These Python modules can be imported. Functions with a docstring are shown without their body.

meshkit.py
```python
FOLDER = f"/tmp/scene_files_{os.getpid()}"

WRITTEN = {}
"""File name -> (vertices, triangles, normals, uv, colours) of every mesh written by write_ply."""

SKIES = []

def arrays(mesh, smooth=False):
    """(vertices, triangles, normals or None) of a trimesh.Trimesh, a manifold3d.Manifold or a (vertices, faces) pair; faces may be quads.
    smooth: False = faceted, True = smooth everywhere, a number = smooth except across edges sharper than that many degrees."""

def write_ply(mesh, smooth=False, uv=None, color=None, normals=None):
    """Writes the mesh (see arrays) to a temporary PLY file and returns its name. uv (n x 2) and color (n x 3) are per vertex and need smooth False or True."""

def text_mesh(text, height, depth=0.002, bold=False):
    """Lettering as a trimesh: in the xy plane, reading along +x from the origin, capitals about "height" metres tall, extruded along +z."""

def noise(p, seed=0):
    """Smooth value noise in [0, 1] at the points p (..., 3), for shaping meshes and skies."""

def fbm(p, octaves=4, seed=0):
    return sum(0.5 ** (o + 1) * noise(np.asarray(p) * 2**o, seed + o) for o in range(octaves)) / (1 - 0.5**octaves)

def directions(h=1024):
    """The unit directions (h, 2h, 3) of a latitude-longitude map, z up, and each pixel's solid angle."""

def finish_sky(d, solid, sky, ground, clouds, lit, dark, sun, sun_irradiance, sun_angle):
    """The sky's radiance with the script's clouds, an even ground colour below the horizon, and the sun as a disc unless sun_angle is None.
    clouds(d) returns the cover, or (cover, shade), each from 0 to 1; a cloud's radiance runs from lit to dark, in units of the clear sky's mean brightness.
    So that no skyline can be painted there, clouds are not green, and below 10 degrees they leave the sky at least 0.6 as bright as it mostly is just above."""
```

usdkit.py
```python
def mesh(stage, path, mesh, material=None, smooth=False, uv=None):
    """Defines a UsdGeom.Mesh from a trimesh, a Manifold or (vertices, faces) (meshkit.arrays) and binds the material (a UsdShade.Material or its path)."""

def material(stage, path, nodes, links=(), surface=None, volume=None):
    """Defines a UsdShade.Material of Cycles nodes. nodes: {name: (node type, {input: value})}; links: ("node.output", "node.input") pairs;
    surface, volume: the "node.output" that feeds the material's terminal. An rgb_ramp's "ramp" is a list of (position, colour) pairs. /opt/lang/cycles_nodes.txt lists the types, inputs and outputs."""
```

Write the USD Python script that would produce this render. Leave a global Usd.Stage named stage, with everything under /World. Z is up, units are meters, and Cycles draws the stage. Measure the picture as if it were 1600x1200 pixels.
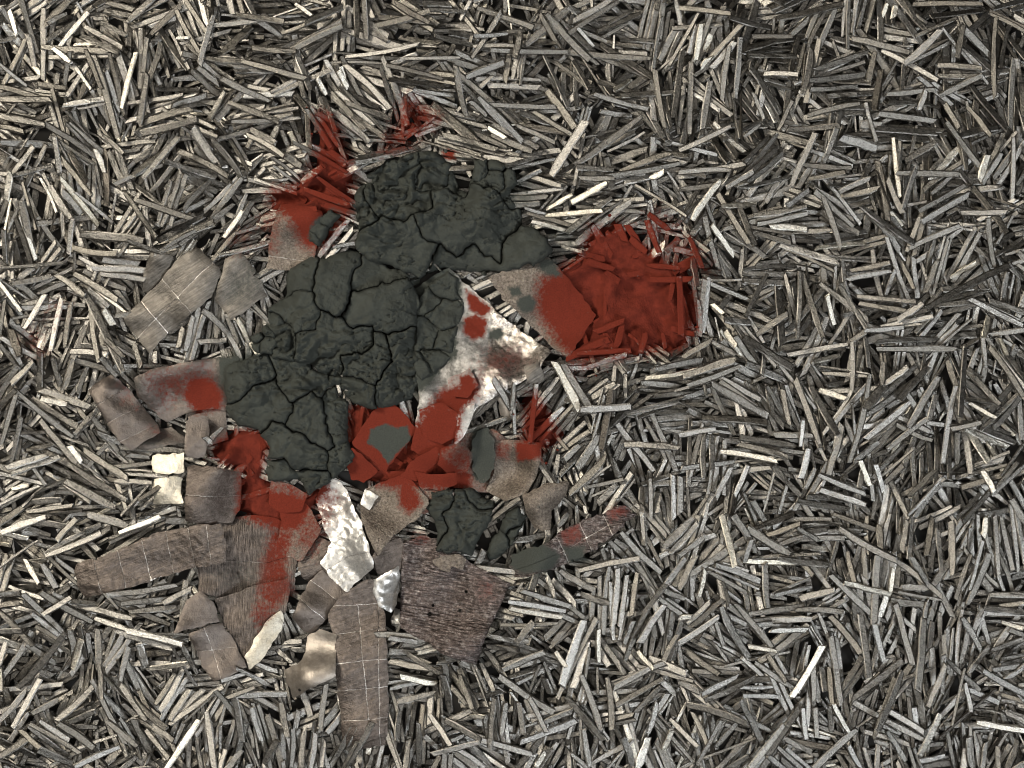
import math, random, numpy as np
import usdkit
from meshkit import fbm, noise
from pxr import Usd, UsdGeom, UsdLux, UsdShade, Gf, Sdf, Vt
from scipy.spatial import Delaunay, cKDTree, Voronoi
from scipy.ndimage import maximum_filter, gaussian_filter
import shapely
from shapely.geometry import Polygon, LineString, Point, MultiPolygon
from shapely.ops import split as shp_split, unary_union

rng = np.random.default_rng(7)
random.seed(7)
stage = Usd.Stage.CreateInMemory()
UsdGeom.SetStageUpAxis(stage, UsdGeom.Tokens.z)
UsdGeom.SetStageMetersPerUnit(stage, 1.0)
UsdGeom.Xform.Define(stage, '/World')
stage.SetDefaultPrim(stage.GetPrimAtPath('/World'))
UsdGeom.Scope.Define(stage, '/World/Looks')

# ------------------------------------------------------------------ camera, lamps, exposure
MM = 0.0005                      # one photo pixel (1600 wide) is half a millimetre on the bed
CAM_H, Z_REF = 2.0, 0.024        # camera height, height of the bed's surface
cam = UsdGeom.Camera.Define(stage, '/World/camera')
cam.AddTranslateOp().Set((0, 0, CAM_H))
cam.CreateHorizontalApertureAttr(36.0)
cam.CreateVerticalApertureAttr(27.0)
cam.CreateFocalLengthAttr(36.0 * (CAM_H - Z_REF) / 0.8)
cam.CreateClippingRangeAttr(Gf.Vec2f(0.05, 50))
cam.CreateExposureAttr(-0.08)

def lamp(name, pos, target, size, power, color):
    l = UsdLux.RectLight.Define(stage, '/World/' + name)
    l.CreateWidthAttr(size[0]); l.CreateHeightAttr(size[1])
    l.CreateIntensityAttr(power); l.CreateColorAttr(Gf.Vec3f(*color))
    up = Gf.Vec3d(0, 1, 0) if abs(pos[0] - target[0]) + abs(pos[1] - target[1]) < 1e-6 else Gf.Vec3d(0, 0, 1)
    m = Gf.Matrix4d().SetLookAt(Gf.Vec3d(*pos), Gf.Vec3d(*target), up).GetInverse()
    l.AddTransformOp().Set(m)

LAMP_A = np.array([-1.30, 0.72, 1.5])   # warm lamp, beyond the upper left corner
LAMP_B = np.array([0.95, -0.95, 1.6])    # cooler lamp, beyond the lower right corner
lamp('ceiling_lamp', (-0.3, -0.42, 3.1), (-0.3, -0.42, 0), (2.6, 2.2), 2.05, (1.0, 0.975, 0.93))
lamp('warm_lamp', LAMP_A, (-0.08, 0.0, 0), (0.40, 0.40), 68.0, (1.0, 0.93, 0.80))
lamp('cool_lamp', LAMP_B, (0.1, -0.1, 0), (0.45, 0.45), 31.0, (0.86, 0.93, 1.0))

# ------------------------------------------------------------------ helpers
def W(px, py, z=Z_REF):
    k = MM * (CAM_H - z) / (CAM_H - Z_REF)
    return np.stack([(np.asarray(px, float) - 800) * k, (600 - np.asarray(py, float)) * k], -1)

def to_px(p):
    k = MM * (CAM_H - p[:, 2]) / (CAM_H - Z_REF)
    return np.stack([p[:, 0] / k + 800, 600 - p[:, 1] / k], -1)

used_names = {}
def path_of(name, parent='/World'):
    key = (parent, name)
    n = used_names.get(key, -1) + 1
    used_names[key] = n
    return f'{parent}/{name}' + (f'_{n:03d}' if n else '')

def tag(prim, label=None, cat=None, group=None, kind=None):
    for k, v in (('label', label), ('category', cat), ('group', group), ('kind', kind)):
        if v: prim.SetCustomDataByKey(k, v)

def put(name, v, f, mat, parent='/World', attrs=None, smooth=40):
    """One mesh; attrs are floats per vertex."""
    p = path_of(name, parent)
    m = UsdGeom.Mesh.Define(stage, p)
    m.CreatePointsAttr(Vt.Vec3fArray.FromNumpy(np.asarray(v, np.float32)))
    m.CreateFaceVertexCountsAttr(Vt.IntArray.FromNumpy(np.full(len(f), 3, np.int32)))
    m.CreateFaceVertexIndicesAttr(Vt.IntArray.FromNumpy(np.asarray(f, np.int32).ravel()))
    m.CreateSubdivisionSchemeAttr('none')
    if smooth:
        n = np.zeros((len(v), 3)); v = np.asarray(v, float)
        fn = np.cross(v[f[:, 1]] - v[f[:, 0]], v[f[:, 2]] - v[f[:, 0]])
        if smooth is True:
            for k in range(3): np.add.at(n, f[:, k], fn)
            n /= np.maximum(np.linalg.norm(n, axis=1, keepdims=True), 1e-12)
            m.CreateNormalsAttr(Vt.Vec3fArray.FromNumpy(n.astype(np.float32))); m.SetNormalsInterpolation('vertex')
    api = UsdGeom.PrimvarsAPI(m)
    for k, a in (attrs or {}).items():
        api.CreatePrimvar(k, Sdf.ValueTypeNames.FloatArray, 'vertex').Set(Vt.FloatArray.FromNumpy(np.asarray(a, np.float32)))
    UsdShade.MaterialBindingAPI.Apply(m.GetPrim()).Bind(mat)
    return m.GetPrim()

# ------------------------------------------------------------------ pigment: where red and dark powder has been spilt
R1 = [(868,418),(897,408),(915,392),(925,352),(945,362),(965,350),(985,368),(1005,385),(1022,392),(1045,412),(1070,425),(1084,470),(1086,515),(1062,545),(1030,546),(1000,550),(955,556),(900,560),(880,545),(850,505),(838,480),(845,440)]
R2 = [(498,178),(518,186),(528,215),(545,262),(551,320),(532,348),(498,390),(474,378),(455,340),(425,322),(424,300),(462,292),(490,268),(500,225)]
R5 = [(340,690),(372,672),(412,672),(418,700),(402,745),(425,765),(475,775),(508,752),(516,765),(490,790),(470,825),(440,830),(400,815),(372,800),(376,735),(330,715)]
R6 = [(545,638),(575,628),(603,620),(650,664),(690,610),(748,592),(746,618),(722,640),(716,690),(690,712),(740,745),(732,766),(655,762),(620,762),(560,752),(543,700)]
R8 = [(828,608),(842,622),(876,680),(852,702),(815,692),(820,645)]
REDS = [(R1,20,1),(R2,22,1),(R5,14,1),(R6,13,1),(R8,12,1),
        ([(590,235),(612,205),(628,150),(648,150),(688,185),(650,222),(610,240)],20,.78),
        ([(295,590),(330,592),(346,615),(345,638),(308,645),(288,620)],10,1),
        ([(215,582),(330,566),(345,600),(250,640)],30,.52),
        ([(425,825),(462,825),(448,880),(458,925),(425,955),(402,930),(408,880)],14,.75),
        ([(400,940),(440,920),(430,960),(405,985),(390,960)],12,.6),
        ([(728,453),(748,466),(768,482),(756,496),(735,484)],6,1),
        ([(726,498),(742,492),(760,500),(757,524),(740,530),(725,520)],6,1),
        ([(718,588),(735,584),(743,600),(735,612),(720,606)],6,1),
        ([(622,744),(642,750),(660,786),(640,802),(624,790)],10,.9),
        ([(437,318),(478,322),(506,332),(496,385),(478,386),(462,352)],8,1),
        ([(490,770),(512,752),(530,775),(525,815),(490,870),(455,860),(462,810)],22,.6),
        ([(500,770),(520,752),(545,775),(530,815)],20,.5),
        ([(805,690),(848,694),(845,716),(810,720)],6,.95),
        ([(640,700),(700,690),(760,700),(740,765),(650,762)],25,.62),
        ([(770,690),(800,690),(795,720),(770,715)],10,.6),
        ([(745,905),(770,905),(775,935),(750,940)],24,.45),
        ([(640,830),(670,830),(672,850),(645,850)],14,.5),
        ([(870,830),(905,815),(915,845),(885,858)],8,.55),
        ([(945,795),(975,788),(985,800),(955,815)],10,.6),
        ([(1010,330),(1035,325),(1105,400),(1112,425),(1080,430),(1050,400),(1000,370)],26,.62),
        ([(355,365),(395,345),(405,385),(365,400)],26,.5),
        ([(405,335),(440,330),(432,395),(412,400)],20,.6),
        ([(40,520),(65,515),(70,550),(45,550)],34,.58),
        ([(80,460),(105,470),(90,520),(70,500)],34,.5),
        ([(880,560),(930,558),(950,575),(900,590)],16,.55),
        ([(180,590),(210,610),(215,640),(190,630)],22,.45),
        ([(225,665),(260,668),(285,690),(240,685)],18,.45),
        ([(690,232),(712,236),(710,250),(694,248)],5,1),
        ([(760,545),(820,530),(840,560),(790,590),(740,620),(720,600)],36,.5),
        ([(1370,30),(1440,10),(1450,60)],30,.25)]
DARKS = [([(580,672),(603,663),(620,670),(636,666),(641,688),(620,706),(607,724),(593,703),(575,692)],4,1.1),
         ([(640,430),(699,415),(722,440),(720,480),(712,520),(716,555),(690,575),(675,600),(650,618),(635,560)],10,1),
         ([(812,465),(828,462),(838,472),(832,486),(818,488),(808,478)],5,1),
         ([(795,450),(812,448),(815,460),(800,464)],5,1),
         ([(848,402),(868,406),(876,432),(852,430),(840,416)],7,.9),
         ([(764,516),(782,512),(790,522),(778,532),(765,528)],5,1),
         ([(738,672),(760,668),(774,690),(770,720),(762,752),(742,750),(736,715)],6,1),
         ([(470,325),(520,318),(528,345),(505,365),(488,385),(478,360)],6,.0),
         ([(498,340),(514,332),(526,320),(532,335),(508,360),(496,378),(482,372),(485,356)],5,1),
         ([(360,430),(400,410),(410,450),(380,480),(350,470)],22,.55),
         ([(800,862),(850,850),(875,868),(862,890),(815,895),(795,882)],6,1),
         ([(880,855),(912,855),(915,875),(890,880)],7,.95),
         ([(300,880),(440,860),(420,925),(330,930)],30,.35),
         ([(205,575),(225,580),(225,615),(210,610)],14,.55),
         ([(340,556),(420,552),(430,580),(345,600)],10,1),
         ([(380,530),(412,510),(415,560),(385,565)],18,.62),
         ([(730,250),(830,265),(840,320),(800,330)],16,.62),
         ([(850,340),(905,360),(895,400),(862,395)],16,.6),
         ([(420,915),(450,895),(455,925),(425,940)],18,.4)]
def make_field(items):
    polys = [(Polygon(p).buffer(0), s, a) for p, s, a in items]
    def field(q):
        out = np.zeros(len(q))
        pts = shapely.points(q)
        for g, s, a in polys:
            x0, y0, x1, y1 = g.bounds
            near = (q[:, 0] > x0 - s) & (q[:, 0] < x1 + s) & (q[:, 1] > y0 - s) & (q[:, 1] < y1 + s)
            if not near.any(): continue
            sub = pts[near]
            d = shapely.distance(g.exterior, sub) * np.where(shapely.contains(g, sub), 1, -1)
            out[near] = np.maximum(out[near], a * np.clip(0.5 + d / (2 * s) + .12, 0, 1))
        return out
    return field
red_field, dark_field = make_field(REDS), make_field(DARKS)

# ------------------------------------------------------------------ materials
RED, DARK = (0.165, 0.0265, 0.0145), (0.062, 0.0665, 0.0575)
def metal(name, ramp, rough=(0.34, 0.55), metallic=0.8, grain=260, bump=0.5, streak=None, tone=True, mottled=0.5, streak_strength=0.6):
    n = {'pos': ('geometry', {}),
         'n1': ('noise_texture', {'scale': grain, 'detail': 4.0, 'roughness': 0.65}),
         'n2': ('noise_texture', {'scale': 1100.0, 'detail': 3.0, 'roughness': 0.7}),
         'n3': ('noise_texture', {'scale': 330.0, 'detail': 6.0, 'roughness': 0.75}),
         'mot': ('map_range', {'from_min': 0.3, 'from_max': 0.7, 'to_min': 1 - mottled, 'to_max': 1 + mottled * 0.6}),
         'ramp': ('rgb_ramp', {'ramp': ramp}),
         'col': ('mix_color', {'blend_type': 'multiply', 'fac': 1.0, 'use_clamp': False}),
         'rgh': ('map_range', {'from_min': 0.3, 'from_max': 0.7, 'to_min': rough[0], 'to_max': rough[1]}),
         'hgt': ('math', {'math_type': 'multiply_add', 'value2': 0.6}),
         'bmp': ('bump', {'strength': bump, 'distance': 0.0009}),
         'p': ('principled_bsdf', {'metallic': metallic})}
    L = [('pos.position', 'n1.vector'), ('pos.position', 'n2.vector'), ('pos.position', 'n3.vector'), ('n1.fac', 'mot.value'),
         ('ramp.color', 'col.a'), ('mot.result', 'col.b'), ('n3.fac', 'rgh.value'), ('n2.fac', 'hgt.value1'), ('n1.fac', 'hgt.value3'),
         ('bmp.normal', 'p.normal'), ('col.result', 'p.base_color'), ('rgh.result', 'p.roughness')]
    if tone:
        n['tone'] = ('attribute', {'attribute': 'tone'}); L.append(('tone.fac', 'ramp.fac'))
    else:
        L.append(('n3.fac', 'ramp.fac'))
    if streak:
        ang, sc, amt = streak
        n['map0'] = ('mapping', {'mapping_type': 'point', 'rotation': (0, 0, -ang)}); n['map'] = ('mapping', {'mapping_type': 'point', 'scale': (sc * 0.09, sc, sc * 0.3)})
        n['ns'] = ('noise_texture', {'scale': 1.0, 'detail': 3.0, 'roughness': 0.6})
        n['sr'] = ('map_range', {'from_min': 0.3, 'from_max': 0.72, 'to_min': 1 - streak_strength, 'to_max': 1 + streak_strength})
        n['col2'] = ('mix_color', {'blend_type': 'multiply', 'fac': 1.0, 'use_clamp': False})
        n['hg2'] = ('math', {'math_type': 'multiply_add', 'value2': amt})
        L = [l for l in L if l != ('col.result', 'p.base_color')]
        L += [('pos.position', 'map0.vector'), ('map0.vector', 'map.vector'), ('map.vector', 'ns.vector'), ('ns.fac', 'sr.value'), ('col.result', 'col2.a'), ('sr.result', 'col2.b'),
              ('col2.result', 'p.base_color'), ('ns.fac', 'hg2.value1'), ('hgt.value', 'hg2.value3'), ('hg2.value', 'bmp.height')]
    else:
        L.append(('hgt.value', 'bmp.height'))
    last = 'p.BSDF'
    for key, c in (('red', RED), ('dark', DARK)):
        n[key] = ('attribute', {'attribute': key})
        n[key + 'j'] = ('math', {'math_type': 'multiply_add', 'value2': 1.7, 'value3': -0.85})
        n[key + 'a'] = ('math', {'math_type': 'add'})
        n[key + 'm'] = ('map_range', {'from_min': 0.28, 'from_max': 0.78, 'clamp': True})
        n[key + 'z'] = ('map_range', {'from_min': 0.05, 'from_max': 0.3, 'clamp': True})
        n[key + 'f'] = ('math', {'math_type': 'multiply', 'use_clamp': True})
        n[key + 'cv'] = ('map_range', {'from_min': 0.3, 'from_max': 0.7, 'to_min': 0.75, 'to_max': 1.2})
        n[key + 'c'] = ('mix_color', {'blend_type': 'multiply', 'fac': 1.0, 'a': c})
        n[key + 'b'] = ('bump', {'strength': 0.5, 'distance': 0.0006})
        n[key + 'p'] = ('principled_bsdf', {'roughness': 0.95, 'specular_ior_level': 0.15})
        n[key + 'x'] = ('mix_closure', {})
        L += [('n3.fac', key + 'j.value1'), (key + 'j.value', key + 'a.value1'), (key + '.fac', key + 'a.value2'), (key + 'a.value', key + 'm.value'),
              (key + '.fac', key + 'z.value'), (key + 'm.result', key + 'f.value1'), (key + 'z.result', key + 'f.value2'),
              ('n2.fac', key + 'cv.value'), (key + 'cv.result', key + 'c.b'), (key + 'c.result', key + 'p.base_color'),
              ('n2.fac', key + 'b.height'), (key + 'b.normal', key + 'p.normal'),
              (key + 'f.value', key + 'x.fac'), (last, key + 'x.closure1'), (key + 'p.BSDF', key + 'x.closure2')]
        last = key + 'x.closure'
    return usdkit.material(stage, '/World/Looks/' + name, n, L, surface=last)

def powder(name, c, spread=0.3, grain=700):
    return usdkit.material(stage, '/World/Looks/' + name, {
        'pos': ('geometry', {}), 'n1': ('noise_texture', {'scale': 120.0, 'detail': 5.0, 'roughness': 0.6}),
        'n2': ('noise_texture', {'scale': float(grain), 'detail': 4.0, 'roughness': 0.7}),
        'v': ('map_range', {'from_min': 0.3, 'from_max': 0.7, 'to_min': 1 - spread, 'to_max': 1 + spread}),
        'c': ('mix_color', {'blend_type': 'multiply', 'fac': 1.0, 'a': c, 'use_clamp': False}),
        'b': ('bump', {'strength': 0.9, 'distance': 0.0016}),
        'p': ('principled_bsdf', {'roughness': 0.93, 'specular_ior_level': 0.2})},
        [('pos.position', 'n1.vector'), ('pos.position', 'n2.vector'), ('n1.fac', 'v.value'), ('v.result', 'c.b'), ('c.result', 'p.base_color'),
         ('n2.fac', 'b.height'), ('b.normal', 'p.normal')], surface='p.BSDF')

M_RED, M_DARK = powder('red_powder', RED, 0.34), powder('dark_powder', DARK, 0.22)
M_STRIP = metal('strip_metal', [(0, (.125, .110, .093)), (.25, (.22, .203, .176)), (.55, (.345, .325, .295)), (.72, (.50, .475, .435)), (.86, (.72, .66, .54)), (1, (.95, .93, .90))], rough=(.17, .48), metallic=.93, grain=520, bump=.55, mottled=.25)
M_BASE = usdkit.material(stage, '/World/Looks/ground', {'p': ('principled_bsdf', {'base_color': (.03, .027, .024), 'roughness': .9})}, surface='p.BSDF')

# ------------------------------------------------------------------ the bed: strips dropped one by one onto a height map
GX0, GY0, GS, GW, GH = -0.48, -0.38, 0.001, 960, 760
H = np.zeros((GH, GW)); ID = np.full((GH, GW), -1, int)
def cell(x, y):
    return np.clip(((y - GY0) / GS).astype(int), 0, GH - 1), np.clip(((x - GX0) / GS).astype(int), 0, GW - 1)

def half_roll(x, y, z, ang, lampp):
    """Roll about its own length that turns a strip's face to mirror the lamp into the lens."""
    p = np.array([x, y, z]); l = lampp - p; l /= np.linalg.norm(l)
    v = np.array([0, 0, CAM_H]) - p; v /= np.linalg.norm(v)
    h = l + v
    side = np.array([-math.sin(ang), math.cos(ang), 0])
    return math.atan2(-(h @ side), h[2])

strips = []
def drop(x, y, ang, L, w, t, tone, roll=None, flat=False, red=0.0, pts=None, key=None):
    c, s = math.cos(ang), math.sin(ang)
    ns = max(4, int(L / 0.0011)); sl = np.linspace(-L / 2, L / 2, ns); wl = np.linspace(-w / 2, w / 2, max(3, int(w / .0011)))
    SX = x + sl[:, None] * c - wl[None] * s; SY = y + sl[:, None] * s + wl[None] * c
    iy, ix = cell(SX, SY)
    h = H[iy, ix]
    if roll is None:
        roll = float(np.clip((h[:, -1].mean() - h[:, 0].mean()) / w, -.4, .4)) * .55 + rng.normal(0, .07)
    hh = (h - wl[None] * math.tan(roll)).max(1)
    li, ri = np.nonzero(sl < 0)[0], np.nonzero(sl >= 0)[0]
    a = sl[li][:, None]; b = sl[ri][None]
    v0 = (hh[li][:, None] * b - hh[ri][None] * a) / (b - a)
    k = np.unravel_index(np.argmax(v0), v0.shape)
    slope = (hh[ri[k[1]]] - hh[li[k[0]]]) / (sl[ri[k[1]]] - sl[li[k[0]]])
    slope = float(np.clip(slope, -.30, .30))
    z0 = (hh - slope * sl).max()
    z0 -= 0.0004
    top = z0 + slope * sl[:, None] + wl[None] * math.tan(roll) + t
    upd = top > H[iy, ix]
    H[iy[upd], ix[upd]] = np.broadcast_to(top, iy.shape)[upd]
    ID[iy[upd], ix[upd]] = len(strips)
    strips.append((x, y, z0 + t / 2, ang, L, w, t, slope, roll, tone, red, key))

# strips one can pick out in the photograph: enlarged crop's offset, then x1 y1 x2 y2 width tone
Z = 540 / 1600
T = []
def tr(ox, oy, txt):
    for item in txt.split(';'):
        q = [float(k) for k in item.split()]
        if len(q) == 6:
            T.append((ox + q[0] * Z, oy + q[1] * Z, ox + q[2] * Z, oy + q[3] * Z, q[4] * Z, q[5]))
tr(0, 0, '50 55 85 165 34 9;250 225 340 300 34 9;345 300 430 420 24 6;640 250 570 505 32 8;1045 430 980 560 36 8;0 295 125 400 24 6;410 60 285 215 34 7;225 115 310 65 34 4;215 185 350 95 40 4;845 650 690 850 36 7;625 750 700 700 36 4;620 820 790 680 40 3;445 690 485 800 34 9;575 715 450 610 34 5;60 795 35 930 40 9;350 890 520 1030 24 6;350 1010 320 1180 34 7;270 640 285 810 34 6;1130 980 1040 1105 34 8;1470 365 1510 440 36 9;1500 450 1560 620 30 4;1580 310 1600 390 32 9;1000 80 930 310 38 5;820 50 930 250 34 3;860 0 960 150 34 3;450 270 550 640 42 3;410 240 480 420 36 2;800 495 960 440 40 4;650 620 930 560 46 4;640 580 900 510 40 3;1030 370 1250 470 42 4;1060 480 1300 570 38 4;1130 290 1420 370 36 3;1170 270 1300 320 34 3;1170 225 1380 245 36 3;940 270 1160 290 36 3;820 180 880 180 24 7;900 600 1010 760 52 5;0 460 260 470 40 4;0 540 230 590 40 4;0 590 130 620 36 3;830 700 1060 820 40 4;780 760 1020 830 36 5;700 350 650 580 38 4;750 200 680 420 38 3;690 180 670 340 34 3;1180 830 1380 900 24 6;650 935 900 1020 42 2;800 1130 1000 1030 46 4;580 890 740 1110 30 4;980 840 860 980 40 4;400 130 590 240 36 5;380 170 570 260 34 4;160 310 130 160 36 4;380 1090 680 1120 52 4;340 1150 560 1180 40 3;0 400 250 480 36 3;1100 80 1320 110 38 3;1330 250 1590 130 38 3;1370 220 1590 110 38 3;1420 130 1600 40 38 3;1370 20 1450 80 28 7;1080 570 1280 560 30 4;840 30 700 160 40 2;330 240 300 400 34 3')
tr(530, 0, '30 265 375 215 30 6;290 280 560 275 24 5;750 60 615 275 34 5;620 180 780 160 30 5;840 155 815 285 40 5;930 70 1000 190 34 2;960 70 1160 280 46 3;1100 130 1180 215 24 7;590 360 760 290 46 4;700 240 1060 240 36 3;1060 240 1440 270 38 3;1080 280 1160 420 36 3;640 460 850 660 46 5;540 310 590 540 40 4;430 480 640 670 62 3;1180 440 1430 510 36 4;960 420 1090 600 52 3;1140 570 980 820 54 6;1400 540 1090 770 40 4;770 780 920 730 28 6;690 590 770 640 34 9;840 800 1030 870 38 4;1070 940 1240 850 38 8;960 970 1080 900 30 8;950 1000 1220 980 34 8;1440 830 1500 800 36 9;1350 370 1270 430 34 8;30 300 240 510 42 5;0 330 40 410 34 9;30 480 240 560 36 4;60 540 220 650 36 4;1590 230 1540 560 40 5;120 0 130 190 36 4;80 0 85 190 34 3;50 760 380 680 34 4;1100 780 1270 790 36 5;1110 830 1270 830 34 5;250 20 420 120 38 2;180 130 420 60 44 3;180 90 440 110 40 2;640 40 900 130 38 3;900 520 1090 640 34 3;690 490 1000 500 34 4;820 580 1000 660 34 4;1300 450 1560 430 34 3;1200 380 1420 460 36 3;1460 330 1500 600 34 3;1230 820 1570 760 40 3;480 630 730 700 40 4;220 310 480 370 30 2;200 330 250 490 30 2;230 380 500 410 30 2')
tr(1060, 0, '960 20 940 80 28 8;1000 30 985 90 36 9;1040 10 1080 90 30 5;100 120 80 280 38 8;150 160 125 240 42 9;140 270 100 320 34 8;60 290 50 620 40 4;145 380 110 600 46 5;280 180 260 460 36 4;230 220 200 470 36 4;390 345 550 355 34 6;610 230 565 450 40 5;325 310 470 530 40 3;345 430 395 550 26 7;310 265 540 265 30 3;300 240 450 190 34 2;620 330 880 240 36 3;800 180 1060 250 46 4;1190 160 1030 310 42 5;910 240 880 380 40 3;940 320 900 520 40 2;1140 420 1110 510 34 5;1190 310 1390 330 36 4;1190 355 1380 360 32 5;1390 360 1200 450 40 3;1460 90 1450 460 32 3;1300 130 1270 290 34 4;590 380 870 340 38 3;600 420 830 400 34 3;680 450 820 440 34 4;590 540 830 490 36 3;500 600 740 590 36 2;860 480 910 660 26 7;920 530 1190 560 44 4;910 600 1190 620 40 5;740 640 920 690 58 5;630 620 520 860 40 5;720 600 660 760 36 7;1050 750 1190 660 46 4;890 750 840 860 42 4;740 890 880 830 36 5;0 700 240 590 34 5;150 620 230 760 38 2;1410 730 1375 840 44 9;1220 580 1390 800 36 3;1330 500 1430 640 36 3;200 830 60 1020 44 8;490 960 600 880 38 6;340 1000 590 960 36 5;360 1040 590 990 34 4;420 1055 590 1065 40 9;190 960 360 945 34 8;180 900 320 1130 42 3;270 940 350 1140 38 2;150 1040 260 1180 36 8;660 920 740 1150 36 4;620 890 800 1050 38 3;830 960 1080 1130 36 5;960 830 1030 990 44 4;1120 1030 1340 900 44 5;1100 980 1320 860 36 3;1290 990 1500 990 38 5;1060 1150 1290 1050 36 4;1090 780 1030 970 34 4;1000 805 1290 810 38 3;1340 400 1510 600 42 2;1350 870 1500 1090 40 3;1500 620 1440 740 36 4;1540 640 1540 920 28 6;1080 20 1400 30 36 2;1140 100 1400 60 36 2;450 90 760 20 40 2;0 40 240 80 36 3;220 100 420 140 36 4;960 440 1180 420 36 3;960 480 1170 480 30 3;1230 480 1290 600 36 4;1540 280 1530 600 38 3;1580 320 1590 540 32 3;560 760 800 780 34 2;600 830 770 800 34 3;0 800 240 790 36 5;0 880 200 850 34 4;210 880 340 800 34 5;30 1080 140 1170 34 3')
tr(0, 400, '0 120 110 260 32 7;0 60 300 30 24 6;270 90 410 190 42 4;340 80 560 210 46 4;400 170 590 540 50 4;490 250 530 320 42 9;210 180 120 340 36 7;280 180 230 210 34 7;290 200 240 440 36 7;60 340 110 470 50 2;200 440 190 640 44 4;200 660 320 685 40 9;200 620 420 700 46 4;80 620 340 840 36 4;450 720 360 820 36 5;120 740 60 960 32 6;40 980 220 920 42 7;60 1010 280 930 36 7;190 760 360 960 44 4;330 880 380 950 40 9;390 900 600 1030 44 4;320 960 600 1130 44 4;310 1040 540 1160 50 5;50 1080 130 1060 32 8;60 130 240 90 34 4;420 200 480 500 36 3;330 220 300 420 38 3;340 480 300 620 38 3;620 400 660 520 36 4;720 440 720 500 36 5;900 280 860 440 36 5;940 250 1060 360 40 5;920 400 1050 390 34 6;1100 290 1150 400 34 8;1160 400 1200 460 30 8;850 330 830 430 36 4;590 920 690 930 34 3;460 820 560 860 40 5;0 700 90 620 36 3;20 870 90 640 34 4;70 590 170 490 38 4;250 640 160 560 36 4;130 900 250 870 34 3;400 520 360 640 34 4;250 470 280 600 36 3;490 470 560 560 36 4')
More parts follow.
